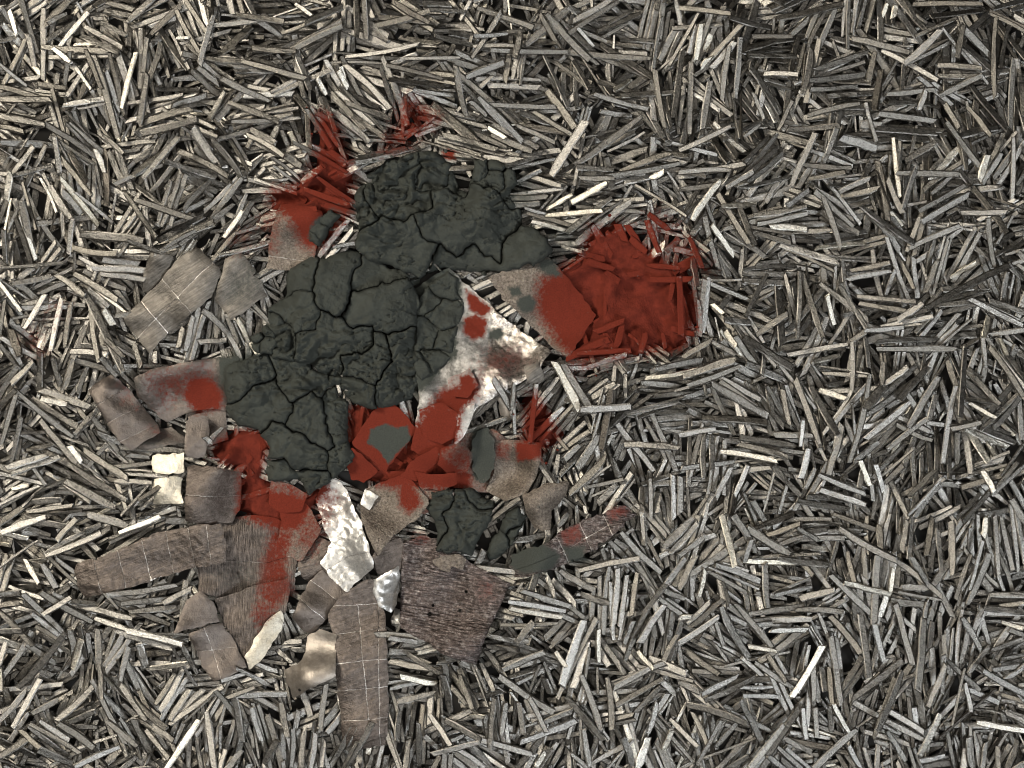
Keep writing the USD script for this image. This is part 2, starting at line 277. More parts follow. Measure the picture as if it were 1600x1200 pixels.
tr(1060, 400, '60 90 100 370 32 5;130 100 110 360 30 5;140 130 340 210 32 4;410 80 300 290 30 4;560 70 540 390 28 7;570 70 660 390 36 4;150 225 200 270 32 9;200 300 320 310 42 5;210 350 260 420 34 8;650 130 870 300 40 5;740 140 860 340 30 5;780 110 980 70 36 5;800 70 980 30 36 4;810 190 1080 220 32 5;830 220 1060 260 36 4;1140 170 1190 20 42 3;1000 300 1110 220 40 5;960 180 1000 60 30 5;1120 250 1530 40 40 2;1340 200 1590 320 40 6;1440 280 1410 380 36 9;1260 100 1380 30 32 8;500 460 780 410 36 6;780 410 860 350 36 3;850 345 1030 330 34 5;620 490 750 460 32 8;900 400 1200 390 36 4;910 430 1280 430 40 3;795 400 795 620 34 5;860 370 880 520 34 3;350 370 490 270 40 3;450 150 460 420 48 4;290 380 520 520 50 2;150 400 260 460 36 5;20 560 260 480 50 4;40 600 280 510 40 3;150 590 410 740 46 4;190 580 360 700 36 3;110 750 410 770 46 2;400 600 520 790 32 3;540 570 650 870 44 4;610 600 730 830 46 4;650 620 770 660 40 8;860 540 780 960 36 3;930 600 840 710 56 4;1060 670 860 850 44 6;1190 560 1050 790 44 5;1000 670 1150 510 40 4;1320 420 1280 750 40 5;1270 600 1220 960 36 4;1440 420 1590 650 40 3;830 945 880 1060 36 9;900 960 940 1090 36 7;600 890 565 1030 40 7;650 1080 860 1150 40 6;640 1010 860 1100 38 5;190 905 450 950 36 9;110 830 110 1030 32 6;150 830 150 990 32 6;0 830 170 800 36 6;280 840 530 880 40 3;270 870 500 930 36 3;240 980 170 1120 38 6;320 970 260 1110 32 7;430 970 560 1110 38 3;750 780 690 1010 46 4;1400 990 1450 1090 40 9;800 950 920 860 38 5;1250 800 1390 770 34 4;0 980 260 950 36 4;480 620 510 780 36 4;570 760 560 880 30 7;940 490 930 600 32 5;680 180 720 320 34 8;440 830 620 830 38 4;960 900 1160 740 34 4;1180 640 1140 760 36 7;1060 1110 1180 990 36 3;1340 680 1460 750 30 8;1370 560 1480 690 34 5;1490 380 1520 460 28 8')
tr(0, 800, '0 100 210 25 42 7;220 200 480 90 42 6;560 95 750 20 36 9;110 220 180 330 34 8;200 240 260 350 40 6;350 420 620 490 42 5;600 540 860 600 44 9;440 490 600 540 34 7;340 390 210 470 36 6;0 450 170 610 40 4;380 590 335 730 46 8;80 820 330 540 44 5;190 770 70 990 38 6;430 770 580 1070 38 4;440 800 270 960 44 5;610 860 780 1000 40 4;650 600 680 720 50 7;700 720 880 690 36 8;930 950 780 1180 40 9;880 1010 880 1180 36 5;960 920 1000 1180 46 6;1090 840 1330 840 46 6;1090 850 1120 1060 44 5;1170 900 1210 1060 38 5;1300 880 1340 1040 40 5;1000 820 1100 960 38 3;360 1170 560 1080 40 6;200 1080 360 1160 46 4;280 970 440 1090 46 3;30 600 0 720 34 6;100 1000 220 1090 36 3;270 130 360 30 38 4;0 380 100 370 40 4;0 430 130 410 38 3;0 550 120 540 34 6;500 380 820 340 36 5;560 420 800 400 38 4;600 460 820 440 36 4;860 320 850 480 44 3;1020 780 1130 750 30 6;1180 700 1280 740 34 6;1310 610 1400 600 34 5;1340 640 1420 640 34 5;1280 640 1350 700 34 5;180 740 240 760 44 3;260 700 130 600 38 3;0 660 20 820 36 4;10 960 130 820 36 5;0 1130 170 1020 40 3;150 930 270 870 40 3;460 700 480 860 34 4;500 960 640 1080 40 4;560 800 680 960 38 5;680 1000 800 1130 36 4;1060 1180 1120 1100 40 5;1220 1170 1290 1050 42 4;1360 1000 1350 1180 36 4;1410 1000 1400 1180 34 5;1460 1020 1440 1180 40 5;1500 1050 1490 1180 36 6;600 620 560 780 36 4;700 960 640 830 36 3')
tr(530, 800, '280 760 450 800 42 9;480 740 520 930 46 5;430 1110 650 1050 36 6;420 930 520 1070 40 6;490 950 660 1040 40 5;610 930 680 930 30 8;660 1040 890 1110 42 5;830 1050 1100 960 46 6;930 970 1080 910 40 4;720 840 700 1080 36 4;740 750 990 920 46 4;680 640 770 760 38 3;780 400 1050 450 36 6;790 440 1030 480 36 8;840 350 1070 430 42 4;820 600 900 500 40 5;760 720 950 640 40 4;1130 500 1030 800 54 7;1190 490 1010 860 36 4;1000 640 1050 710 34 8;1200 540 1200 700 32 8;1050 850 1220 1050 42 4;1020 270 1180 360 42 5;1120 380 1250 420 40 4;960 290 1000 390 32 7;1110 270 1390 210 36 5;1290 260 1270 520 40 6;1330 290 1300 530 36 6;1380 280 1350 480 36 4;1300 90 1490 280 40 4;1400 470 1520 320 34 4;1500 420 1390 600 44 6;1380 640 1450 720 34 8;1270 810 1500 690 42 4;1280 890 1500 770 36 3;1370 930 1490 800 36 4;1430 1040 1380 1180 46 9;1470 870 1430 1020 36 7;1240 760 1260 1000 40 4;1120 750 1210 1000 40 4;910 1180 950 1110 38 9;1010 70 1060 10 36 5;1160 10 1130 100 34 6;1400 0 1410 130 30 5;950 40 970 110 40 5;230 580 360 600 40 5;230 640 340 650 38 4;230 690 440 720 40 4;230 820 410 790 30 5;270 880 440 840 38 4;590 880 520 800 34 4;560 740 620 900 36 4;770 870 750 1020 36 4;830 870 850 1020 36 4;880 850 960 1010 36 5;690 560 880 590 38 4;680 610 830 630 36 4;280 920 270 1060 38 4;370 960 370 1170 36 4;320 1050 310 1180 36 4;1060 560 1130 510 30 4;1480 350 1600 400 40 4;1600 210 1510 330 38 5;1560 560 1500 680 38 3;1540 1000 1500 1100 34 8;1310 1030 1360 1170 38 5;1130 1000 1160 1170 36 4')
tr(1060, 800, '200 10 260 250 40 8;250 10 350 180 44 4;310 70 510 190 50 3;0 200 120 110 40 4;120 260 95 390 32 8;740 70 1000 220 46 5;1000 220 1210 390 40 4;750 320 980 380 34 8;980 380 990 260 32 8;440 380 620 345 32 5;430 500 610 490 42 6;410 540 590 540 36 7;400 240 410 440 44 5;660 610 520 850 40 9;620 690 620 870 36 4;700 570 740 880 40 6;840 470 870 760 44 6;900 510 950 690 40 6;700 480 840 650 46 3;1000 420 1080 700 44 4;700 290 910 490 40 4;260 420 430 620 40 4;190 430 330 680 46 4;0 610 190 480 38 6;90 830 270 750 42 6;110 860 350 760 40 4;480 970 300 1180 40 7;570 880 400 1110 44 3;480 1040 610 1110 38 4;80 1160 190 940 30 5;800 860 1040 690 48 4;900 1000 1030 730 44 4;820 1000 620 1180 50 4;700 870 780 1010 34 8;1130 490 1100 820 50 3;1230 700 1150 900 40 5;1210 930 1100 1120 40 9;1380 720 1600 840 44 5;1380 970 1600 1010 40 8;1320 790 1350 920 32 6;1110 1150 1240 1130 36 7;1340 520 1310 700 36 4;1460 20 1470 290 32 6;1500 20 1550 270 36 5;1410 20 1400 110 36 8;1390 120 1340 360 26 6;1260 40 1260 290 42 4;570 900 590 1050 34 6;630 900 640 1040 36 4;690 880 700 1010 34 3;880 1040 1000 760 36 3;340 80 540 10 40 2;400 110 560 50 36 2;440 160 570 110 34 2;720 10 940 90 34 2;540 70 640 130 34 3;450 210 700 240 38 3;560 230 620 290 36 3;920 200 900 510 46 4;930 60 930 200 40 3;850 160 860 300 36 3;780 180 810 330 38 3;1180 20 1140 200 40 3;1050 40 1020 180 38 4;1060 200 1140 330 38 3;200 320 230 430 32 5;300 230 330 120 34 5;0 490 60 480 32 9;30 640 190 750 44 3;0 780 90 820 44 5;30 880 310 960 46 4;60 920 130 1070 38 4;350 690 560 830 36 4;410 660 490 780 36 4;0 350 80 200 40 4;540 450 760 460 36 4;320 620 450 640 30 8;280 830 460 840 30 6;950 1000 1050 1150 36 4;780 1070 840 1180 36 6;1500 760 1600 690 40 5;1400 440 1600 460 44 4;1300 480 1400 640 40 4;1450 640 1600 590 36 4;1340 740 1440 620 36 5;1500 510 1600 540 32 8;1560 1050 1500 1180 36 4;1420 1060 1400 1180 34 4;1470 1080 1470 1180 36 5;1340 1040 1350 1180 38 3')

mids = np.array([[(a + c) / 2, (b + d) / 2] for a, b, c, d, *_ in T])
angs = np.array([math.atan2(-(d - b), c - a) for a, b, c, d, *_ in T])
tree = cKDTree(mids)
def field_angle(px, py):
    d, i = tree.query([px, py], k=3)
    return angs[i[rng.choice(3, p=(.55, .27, .18))]]

core = unary_union([Polygon(p).buffer(0) for p in (
    R1, R5, R6, [(548,285),(600,245),(680,230),(800,270),(865,395),(890,560),(740,640),(860,690),(800,870),(740,1030),(625,985),(600,1165),(535,1170),(520,1050),(455,1080),(380,1040),(330,1055),(280,930),(115,930),(120,890),(290,830),(290,730),(240,700),(140,610),(180,585),(340,555),(415,520),(420,430),(555,385)])]).buffer(-12)
shapely.prepare(core)

def tone_of():
    u = rng.random()
    return float(np.clip(rng.normal(.40, .15), 0.02, .72)) if u < .965 else float(rng.uniform(.72, .95))
def fill(n, layer, tries=None):
    k = 0
    while k < n:
        best = None
        for _ in range(tries or (5 if layer else 2)):
            x, y = rng.uniform(-.455, .455), rng.uniform(-.352, .352)
            iy, ix = cell(np.array([x]), np.array([y]))
            b = (gaussian_local(iy[0], ix[0]), x, y)
            if best is None or b[0] < best[0]: best = b
        _, x, y = best
        px, py = x / MM + 800, 600 - y / MM
        if layer >= 2 and core.contains(Point(px, py)): k += 1; continue
        ang = field_angle(px, py) + rng.normal(0, .32) if rng.random() < .72 else rng.uniform(0, math.pi)
        m = int(rng.choice([1, 2, 3, 4], p=[.4, .3, .2, .1]))
        for j in range(m):
            L = float(np.clip(rng.normal(.036, .010), .014, .062)); w = float(np.clip(rng.normal(.0043, .0009), .0024, .0070)) * (.55 if rng.random() < .16 else 1); t = float(rng.uniform(.0015, .0027))
            off = (j - (m - 1) / 2) * w * 1.12
            sx = rng.normal(0, .004)
            a2 = ang + rng.normal(0, .07)
            drop(x - off * math.sin(ang) + sx * math.cos(ang), y + off * math.cos(ang) + sx * math.sin(ang), a2, L, w, t, tone_of())
            k += 1
def gaussian_local(i, j):
    return H[max(0, i - 6):i + 7, max(0, j - 6):j + 7].mean()
fill(2400, 0); fill(3000, 1); fill(4900, 2)
fill(900, 2, 30)
n_fill = len(strips)

order = sorted(range(len(T)), key=lambda i: T[i][5] + rng.uniform(0, 3.0))
for i in order:
    a, b, c, d, w, tn = T[i]
    p, q = W(a, b), W(c, d)
    L = float(np.hypot(*(q - p))); x, y = (p + q) / 2
    ang = math.atan2(q[1] - p[1], q[0] - p[0])
    tone = (.02, .08, .14, .26, .36, .48, .60, .72, .80, .90)[int(tn)] + rng.normal(0, .02)
    roll = None
    if tn >= 6:
        best = min((half_roll(x, y, .03, ang, lp) for lp in (LAMP_A, LAMP_B)), key=lambda r: abs(r))
        roll = best * (1.0 if tn >= 8 else .72) + rng.normal(0, .03)
        roll = float(np.clip(roll, -.42, .42))
    drop(x, y, ang, L, w * MM * .77, float(rng.uniform(.0016, .0028)), float(np.clip(tone, 0, 1)), roll, key=i)

# ------------------------------------------------------------------ slabs: flakes, panels, powder
def dense_ring(ring, step):
    ls = LineString(ring.coords)
    n = max(6, int(ls.length / step))
    return np.array([ls.interpolate(k / n, normalized=True).coords[0] for k in range(n)])

def slab(poly, top, bottom, step=.0013, edge_drop=.0003, sharp=False):
    """Solid between two height functions (of n x 2 points) over a polygon in metres."""
    poly = poly.buffer(0)
    if isinstance(poly, MultiPolygon): poly = max(poly.geoms, key=lambda g: g.area)
    ring = np.vstack([dense_ring(poly.exterior, step)] + [dense_ring(r, step * .5) for r in poly.interiors])
    x0, y0, x1, y1 = poly.bounds
    gx, gy = np.meshgrid(np.arange(x0, x1 + step, step), np.arange(y0, y1 + step, step * .87))
    gx = gx + (np.arange(gx.shape[0]) % 2)[:, None] * step / 2
    g = np.stack([gx.ravel(), gy.ravel()], -1)
    inner = poly.buffer(-step * .55)
    g = g[shapely.contains_xy(inner, g[:, 0], g[:, 1])] if not inner.is_empty else g[:0]
    g = g + np.random.default_rng(len(g)).normal(0, step * .12, g.shape)
    P = np.vstack([ring, g])
    tri = Delaunay(P).simplices
    cen = P[tri].mean(1)
    tri = tri[shapely.contains_xy(poly.buffer(step * .05), cen[:, 0], cen[:, 1])]
    e1, e2 = P[tri[:, 1]] - P[tri[:, 0]], P[tri[:, 2]] - P[tri[:, 0]]
    ar = e1[:, 0] * e2[:, 1] - e1[:, 1] * e2[:, 0]
    tri = tri[np.abs(ar) > 1e-11]; ar = ar[np.abs(ar) > 1e-11]
    tri[ar < 0] = tri[ar < 0][:, ::-1]
    zt, zb = top(P), bottom(P)
    zt = np.maximum(zt, zb + 1e-5)
    nr = len(ring)
    zt[:nr] -= edge_drop
    zt = np.maximum(zt, zb + 1e-5)
    n = len(P)
    V = np.vstack([np.column_stack([P, zt]), np.column_stack([P, zb])])
    ed = np.vstack([tri[:, [0, 1]], tri[:, [1, 2]], tri[:, [2, 0]]])
    keyf = {(a, b) for a, b in map(tuple, ed)}
    bd = np.array([(a, b) for a, b in keyf if (b, a) not in keyf])
    walls = np.vstack([np.column_stack([bd[:, 0], bd[:, 0] + n, bd[:, 1] + n]), np.column_stack([bd[:, 0], bd[:, 1] + n, bd[:, 1]])])
    walls = walls[np.lexsort(walls.T[::-1])]
    if sharp:                                            # the cut edge keeps its own corners
        u, inv = np.unique(walls, return_inverse=True)
        walls = inv.reshape(walls.shape) + len(V)
        V = np.vstack([V, V[u]])
    return V, np.vstack([tri, tri[:, ::-1] + n, walls])

def attrs_for(V, tone=None, extra_red=0.0, extra_dark=0.0):
    q = to_px(V)
    out = {'red': np.maximum(red_field(q), extra_red), 'dark': np.maximum(dark_field(q), extra_dark)}
    if tone is not None: out['tone'] = np.full(len(V), tone)
    return out

def sample(A, P):
    fx = np.clip((P[:, 0] - GX0) / GS - .5, 0, GW - 2); fy = np.clip((P[:, 1] - GY0) / GS - .5, 0, GH - 2)
    i, j = fy.astype(int), fx.astype(int); u, v = fx - j, fy - i
    return A[i, j] * (1 - u) * (1 - v) + A[i, j + 1] * u * (1 - v) + A[i + 1, j] * (1 - u) * v + A[i + 1, j + 1] * u * v

def raise_map(poly, top):
    x0, y0, x1, y1 = poly.bounds
    j0, j1 = int((x0 - GX0) / GS), int((x1 - GX0) / GS) + 2; i0, i1 = int((y0 - GY0) / GS), int((y1 - GY0) / GS) + 2
    jj, ii = np.meshgrid(np.arange(j0, j1), np.arange(i0, i1))
    P = np.stack([GX0 + (jj.ravel() + .5) * GS, GY0 + (ii.ravel() + .5) * GS], -1)
    inside = shapely.contains_xy(poly, P[:, 0], P[:, 1])
    ii, jj, P = ii.ravel()[inside], jj.ravel()[inside], P[inside]
    H[ii, jj] = np.maximum(H[ii, jj], top(P)); ID[ii, jj] = -1

def px_poly(pts, z=.03):
    return Polygon(W([p[0] for p in pts], [p[1] for p in pts], z)).buffer(0)

def ragged(poly, amp=.0006, scale=260, seed=0, step=.0012):
    """The same polygon with torn, uneven edges."""
    r = dense_ring(poly.exterior, step)
    q = np.column_stack([r * scale, np.full(len(r), seed * 3.7)])
    d = np.stack([noise(q, seed) - .5, noise(q + 31.7, seed + 5) - .5], -1) * 2 * amp
    return Polygon(r + d).buffer(0)

def drape(poly, stiff=.006, lift=.0006, margin=.02, size=11):
    x0, y0, x1, y1 = poly.bounds
    j0, j1 = max(0, int((x0 - margin - GX0) / GS)), min(GW, int((x1 + margin - GX0) / GS)); i0, i1 = max(0, int((y0 - margin - GY0) / GS)), min(GH, int((y1 + margin - GY0) / GS))
    jj, ii = np.meshgrid(np.arange(j0, j1), np.arange(i0, i1))
    P = np.stack([GX0 + (jj + .5) * GS, GY0 + (ii + .5) * GS], -1)
    ins = shapely.contains_xy(poly.buffer(.002), P[..., 0].ravel(), P[..., 1].ravel()).reshape(jj.shape)
    h = H[i0:i1, j0:j1].copy()
    base = np.percentile(h[ins], 60)
    h = np.where(ins, h, np.minimum(h, base))
    h = np.maximum(h, np.percentile(h[ins], 35))
    d = gaussian_filter(maximum_filter(h, size=size), stiff / GS) + lift
    A = np.zeros_like(H); A[i0:i1, j0:j1] = d
    A[:i0] = A[i0]; A[i1:] = A[i1 - 1]; A[:, :j0] = A[:, [j0]]; A[:, j1:] = A[:, [j1 - 1]]
    return A

GROOVE = metal('scored_edge_metal', [(0, (.2, .17, .15)), (.42, (.45, .39, .34)), (.6, (.9, .85, .78)), (1, (.95, .90, .82))], rough=(.25, .4), metallic=.9, tone=False)
def flake(name, pts, mat, label, cat='metal flake', cuts=(), thick=.0011, tilt=(0, 0), curl=None, stiff=.006, lift=.0006, crumple=.0005, crumple_scale=140,
          rough_edge=.0011, gap=.00022, seed=1, z=.032, size=11, group=None, panel='panel', rel=None, step=.0013, line=.3, holes=(), extra_red=0., extra_dark=0.):
    poly = ragged(px_poly(pts, z), rough_edge, seed=seed)
    for hx, hy, hr in holes: poly = poly.difference(Point(*W(hx, hy, z)).buffer(hr * MM, 4))
    A = drape(poly, stiff, lift, size=size)
    c = np.array(poly.centroid.coords[0]); R = math.sqrt(poly.area)
    tx, ty = math.tan(math.radians(tilt[0])), math.tan(math.radians(tilt[1]))   # rise towards +x, +y
    lowest = min(0, *(((np.array(poly.exterior.coords) - c) @ np.array([tx, ty]))))
    def mid(P):
        q = P - c
        zz = sample(A, P) + q @ np.array([tx, ty]) - lowest * .6
        if curl is not None:                       # (direction degrees, start, height): one side rolls up
            a, s0, hgt = curl
            s = (q @ np.array([math.cos(math.radians(a)), math.sin(math.radians(a))])) / R
            zz = zz + hgt * np.clip(s - s0, 0, None) ** 2 * 4
        zz = zz + crumple * (fbm(np.column_stack([P * crumple_scale, np.full(len(P), seed * 1.7)]), 3, seed) - .5) * 2
        if rel is not None: zz = zz + rel(P - c)
        return zz
    top = lambda P: mid(P) + thick
    if not cuts:
        V, F = slab(poly, top, mid, step=step, edge_drop=thick * .12, sharp=True)
        prim = put(name, V, F, mat, attrs=attrs_for(V, None, extra_red, extra_dark), smooth=True)
    else:
        path = path_of(name)
        prim = UsdGeom.Xform.Define(stage, path).GetPrim()
        inner = poly.buffer(-.0003)
        V, F = slab(inner, lambda P: mid(P) + thick * line, mid, edge_drop=0)
        put('backing', V, F, GROOVE, path, attrs=attrs_for(V), smooth=True)
        pieces = [poly]
        for ln in cuts:
            if len(ln) == 2:
                (a, b), (c2, d) = ln; e = .06
                ln = [(a - (c2 - a) * e, b - (d - b) * e), (c2 + (c2 - a) * e, d + (d - b) * e)]
            l = LineString(W([p[0] for p in ln], [p[1] for p in ln], z))
            r = np.array([l.interpolate(k / 24, normalized=True).coords[0] for k in range(25)])
            r = r + (np.stack([noise(np.column_stack([r * 300, np.full(25, seed)]), 3), noise(np.column_stack([r * 300, np.full(25, seed)]), 4)], -1) - .5) * .0008
            l = LineString(r); new = []
            for g in pieces: new += [k for k in shp_split(g, l).geoms if k.area > 1e-7]
            pieces = new
        for k, g in enumerate(pieces):
            g = g.buffer(-gap)
            if g.is_empty: continue
            if isinstance(g, MultiPolygon): g = max(g.geoms, key=lambda u: u.area)
            cc = np.array(g.centroid.coords[0]); pr = np.random.default_rng(seed * 50 + k); tl = pr.normal(0, .016, 2); dz = pr.uniform(0, .0003)
            f = lambda P, cc=cc, tl=tl, dz=dz: top(P) + (P - cc) @ tl + dz
            V, F = slab(g, f, lambda P: mid(P) + thick * .1, step=.0012, edge_drop=thick * .12, sharp=True)
            put(panel, V, F, mat, path, attrs=attrs_for(V, None, extra_red, extra_dark), smooth=True)
    raise_map(poly, top)
    tag(prim, label, cat, group)
    return prim

def heap(name, pts, mat, label, height=.004, bumps=.0009, scale=90, stiff=.004, seed=1, cat='pigment', edge=.010, amp=.0022, sink=.0045):
    poly = ragged(px_poly(pts, .028).buffer(.002), amp, 200, seed)
    A = gaussian_filter(maximum_filter(gaussian_filter(H, 1.0), 3), stiff / GS)
    fine = gaussian_filter(H, 1.6) - A
    Hlow = gaussian_filter(H, 3)
    ext = poly.exterior
    def top(P):
        d = np.clip(shapely.distance(ext, shapely.points(P)) / edge, 0, 1); e = d * d * (3 - 2 * d)
        q = np.column_stack([P * scale, np.full(len(P), seed * 2.3)])
        g = noise(np.column_stack([P * 800, np.zeros(len(P))]), seed) - .5
        return sample(A, P) + .25 * sample(fine, P) - sink + (height + sink) * e + bumps * (fbm(q, 4, seed) - .5) * 2 + .0005 * g
    V, F = slab(poly, top, lambda P: np.minimum(sample(Hlow, P), sample(A, P)) - sink - .003, step=.0010, edge_drop=.0004)
    prim = put(name, V, F, mat, smooth=True)
    raise_map(poly, top)
    tag(prim, label, cat)

def clump(name, outline, seeds, label, height, gap=.0003, seed=1, edge=.0020, dome=.006, crack=1.0, lumps=(), wide=(), rough=.0008, z=.045, clod='clod', stiff=.008):
    poly = px_poly(outline, z)
    # wobbling of every boundary, the same on both sides of a crack
    def warp(r):
        q1 = np.column_stack([r * 95, np.full(len(r), seed)]); q2 = np.column_stack([r * 420, np.full(len(r), seed)])
        return r + (np.stack([fbm(q1, 2, 11), fbm(q1 + 9, 2, 12)], -1) - .5) * .007 + (np.stack([noise(q2, 13), noise(q2 + 5, 14)], -1) - .5) * .0011
    S = W([s[0] for s in seeds], [s[1] for s in seeds], z)
    far = np.array([[2, 0], [-2, 0], [0, 2], [0, -2.]])
    vor = Voronoi(np.vstack([S, far]))
    A = drape(poly, stiff, 0.0, size=9)
    path = path_of(name); prim = UsdGeom.Xform.Define(stage, path).GetPrim()
    cen = np.array(poly.centroid.coords[0]); tops = []
    pr = np.random.default_rng(seed)
    Hlow = gaussian_filter(H, 3)
    ext_all = poly.exterior; R = max(.012, math.sqrt(poly.area) * .35)
    groups = {}
    for k in range(len(S)):
        reg = vor.regions[vor.point_region[k]]
        if -1 in reg or not reg: continue
        g = Polygon(vor.vertices[reg]).intersection(poly)
        if g.is_empty: continue
        if isinstance(g, MultiPolygon): g = max(g.geoms, key=lambda u: u.area)
        if g.geom_type != 'Polygon' or g.area < 2e-6: continue
        key = seeds[k][3] if len(seeds[k]) > 3 else 100 + k
        groups.setdefault(key, []).append((g, seeds[k][2] if len(seeds[k]) > 2 else 0.0))
    for k, (key, parts) in enumerate(groups.items()):
        g = unary_union([q[0].buffer(1e-5) for q in parts]); hk = parts[0][1]
        if isinstance(g, MultiPolygon): g = max(g.geoms, key=lambda u: u.area)
        g = Polygon(warp(dense_ring(g.exterior, .0007))).buffer(0)
        small = g.area < 9e-5
        wide_gap = {'t': 2.2, 'm': 1.3, 'c': 1.1, 'e': .8, 'r': .5, 'b': .9}.get(key)
        g = g.buffer(-gap * (wide_gap or 1) * pr.choice([1, 1] if wide_gap else [-1.8, -1.0, -.3, .4] if small else [-.8, -.2, .5, 1.4])).buffer(0)
        if g.is_empty: continue
        if isinstance(g, MultiPolygon): g = max(g.geoms, key=lambda u: u.area)
        if g.area < 2e-6: continue
        ed = min(edge * (pr.uniform(1.3, 2.6) if small else pr.uniform(.7, 1.5)), math.sqrt(g.area) * .42)
        tl = pr.normal(0, .22 if small else .13, 2); cc = np.array(g.centroid.coords[0]); ext = g.exterior
        dh = pr.uniform(-.0024, .0012) * (1 if small else .5) + hk * .0011; loc = pr.uniform(.0006, .0022); RL = math.sqrt(g.area) * .4
        def top(P, ed=ed, tl=tl, cc=cc, ext=ext, dh=dh, k=k, loc=loc, RL=RL):
            d = shapely.distance(ext, shapely.points(P)); D = shapely.distance(ext_all, shapely.points(P))
            e = np.sqrt(np.clip(1 - (1 - np.clip(d / ed, 0, 1)) ** 2, 0, 1))
            dm = dome * np.clip(D / R, 0, 1) ** .6 + loc * np.clip(d / RL, 0, 1) ** .7
            q = np.column_stack([P * 120, np.full(len(P), seed * 9.)]); q2 = np.column_stack([P @ np.array([[.95, .31], [-.31, .95]]) * np.array([75, 170.]), np.full(len(P), seed * 4.)])
            n2 = fbm(q2, 3, seed + 3); gate = np.clip((fbm(np.column_stack([P * 60, np.full(len(P), seed * 5.)]), 2, 31) - .43) * 8, 0, 1)
            crev = np.exp(-((n2 - .5) / .03) ** 2) * gate * .003 * crack
            nz = (fbm(q, 4, seed) - .5) * 2 * rough * 3.2 - np.abs(n2 - .5) * 2 * rough * 1.2 + (noise(np.column_stack([P * 900, np.zeros(len(P))]), 5) - .5) * .0004
            bl = 0
            if lumps:
                am = sum(a_ * np.exp(-(((P - W(x_, y_, z)) ** 2).sum(1)) / (r_ * MM) ** 2) for x_, y_, r_, a_ in lumps)
                wq = np.column_stack([P * 60, np.full(len(P), 2.)]); wp = P + (np.stack([noise(wq, 41), noise(wq + 7, 42)], -1) - .5) * .010
                b0 = fbm(np.column_stack([P * 38, np.full(len(P), seed * 3.)]), 2, 57) - .5
                b1 = np.abs(fbm(np.column_stack([wp * np.array([62, 88.]), np.full(len(P), seed * 3.)]), 2, 51) - .5) * 2
                b2 = np.abs(fbm(np.column_stack([wp * np.array([150, 190.]), np.full(len(P), seed * 3.)]), 2, 53) - .5) * 2
                bl = np.minimum(am, 1.3) * (np.clip(b1 * 1.9, 0, 1) ** .55 * .0088 + np.clip(b2 * 1.9, 0, 1) ** .6 * .0036 - .0090) + b0 * .014 * np.minimum(am + .35, 1)
            return sample(A, P) + bl + height * .62 + (.0034 if small else .0022) * (e - 1) + dm + dh + (P - cc) @ tl + nz - crev
        V, F = slab(g, top, lambda P: np.minimum(sample(Hlow, P), sample(A, P)) - .004, step=.0009, edge_drop=.0005)
        put(clod, V, F, M_DARK, path, smooth=True)
        tops.append((g, top))
    for g, top in tops: raise_map(g, top)
    tag(prim, label, 'powder clump')
    return prim

# ------------------------------------------------------------------ materials of the flakes
BROWN = [(0, (.10, .08, .066)), (.5, (.172, .140, .119)), (1, (.30, .255, .22))]
GREY = [(0, (.13, .113, .095)), (.5, (.205, .182, .155)), (1, (.36, .325, .28))]
SILVER = [(0, (.30, .285, .265)), (.5, (.55, .53, .50)), (1, (.85, .83, .79))]
CREAM = [(0, (.38, .34, .27)), (.5, (.56, .515, .425)), (1, (.76, .72, .63))]
SAND = [(0, (.12, .095, .078)), (.5, (.26, .215, .175)), (1, (.60, .53, .44))]
rad = math.radians
m_grey = metal('grey_scored_metal', GREY, (.42, .6), .72, 200, .5, (rad(33), 900, .8), tone=False, mottled=.3, streak_strength=.35)
m_brown = metal('brown_scored_metal', BROWN, (.28, .52), .84, 260, .8, (rad(20), 700, .7), tone=False, mottled=.4, streak_strength=.25)
m_brown_v = metal('brown_striated_metal', BROWN, (.34, .55), .78, 220, .8, (rad(88), 1100, 1.2), tone=False, mottled=.4)
m_brown_h = metal('brown_ribbed_metal', [(0, (.08, .06, .053)), (.5, (.175, .138, .125)), (1, (.85, .80, .76))], (.22, .42), .82, 260, 1.0, (rad(-9), 900, 1.6), tone=False, mottled=.5, streak_strength=.75)
m_silver = metal('bright_crumpled_metal', SILVER, (.24, .42), .62, 300, .22, None, tone=False, mottled=.1)
m_plate = metal('silvery_plate_metal', [(0, (.16, .15, .14)), (.4, (.30, .285, .27)), (.62, (.50, .48, .455)), (1, (.78, .76, .72))], (.28, .48), .62, 190, .7, None, tone=False, mottled=.5)
m_cream = metal('cream_metal', CREAM, (.3, .48), .85, 300, .5, None, tone=False, mottled=.2)
m_sand = metal('sandy_metal', SAND, (.3, .5), .8, 620, 1.0, None, tone=False, mottled=.6)
m_pale = metal('pale_metal', [(0, (.26, .22, .18)), (.5, (.38, .33, .28)), (1, (.55, .50, .43))], (.35, .5), .75, 160, .35, None, tone=False, mottled=.25)
m_dull = metal('dull_metal', [(0, (.125, .102, .087)), (.5, (.19, .158, .136)), (1, (.29, .252, .22))], (.32, .54), .8, 240, .6, None, tone=False, mottled=.25)

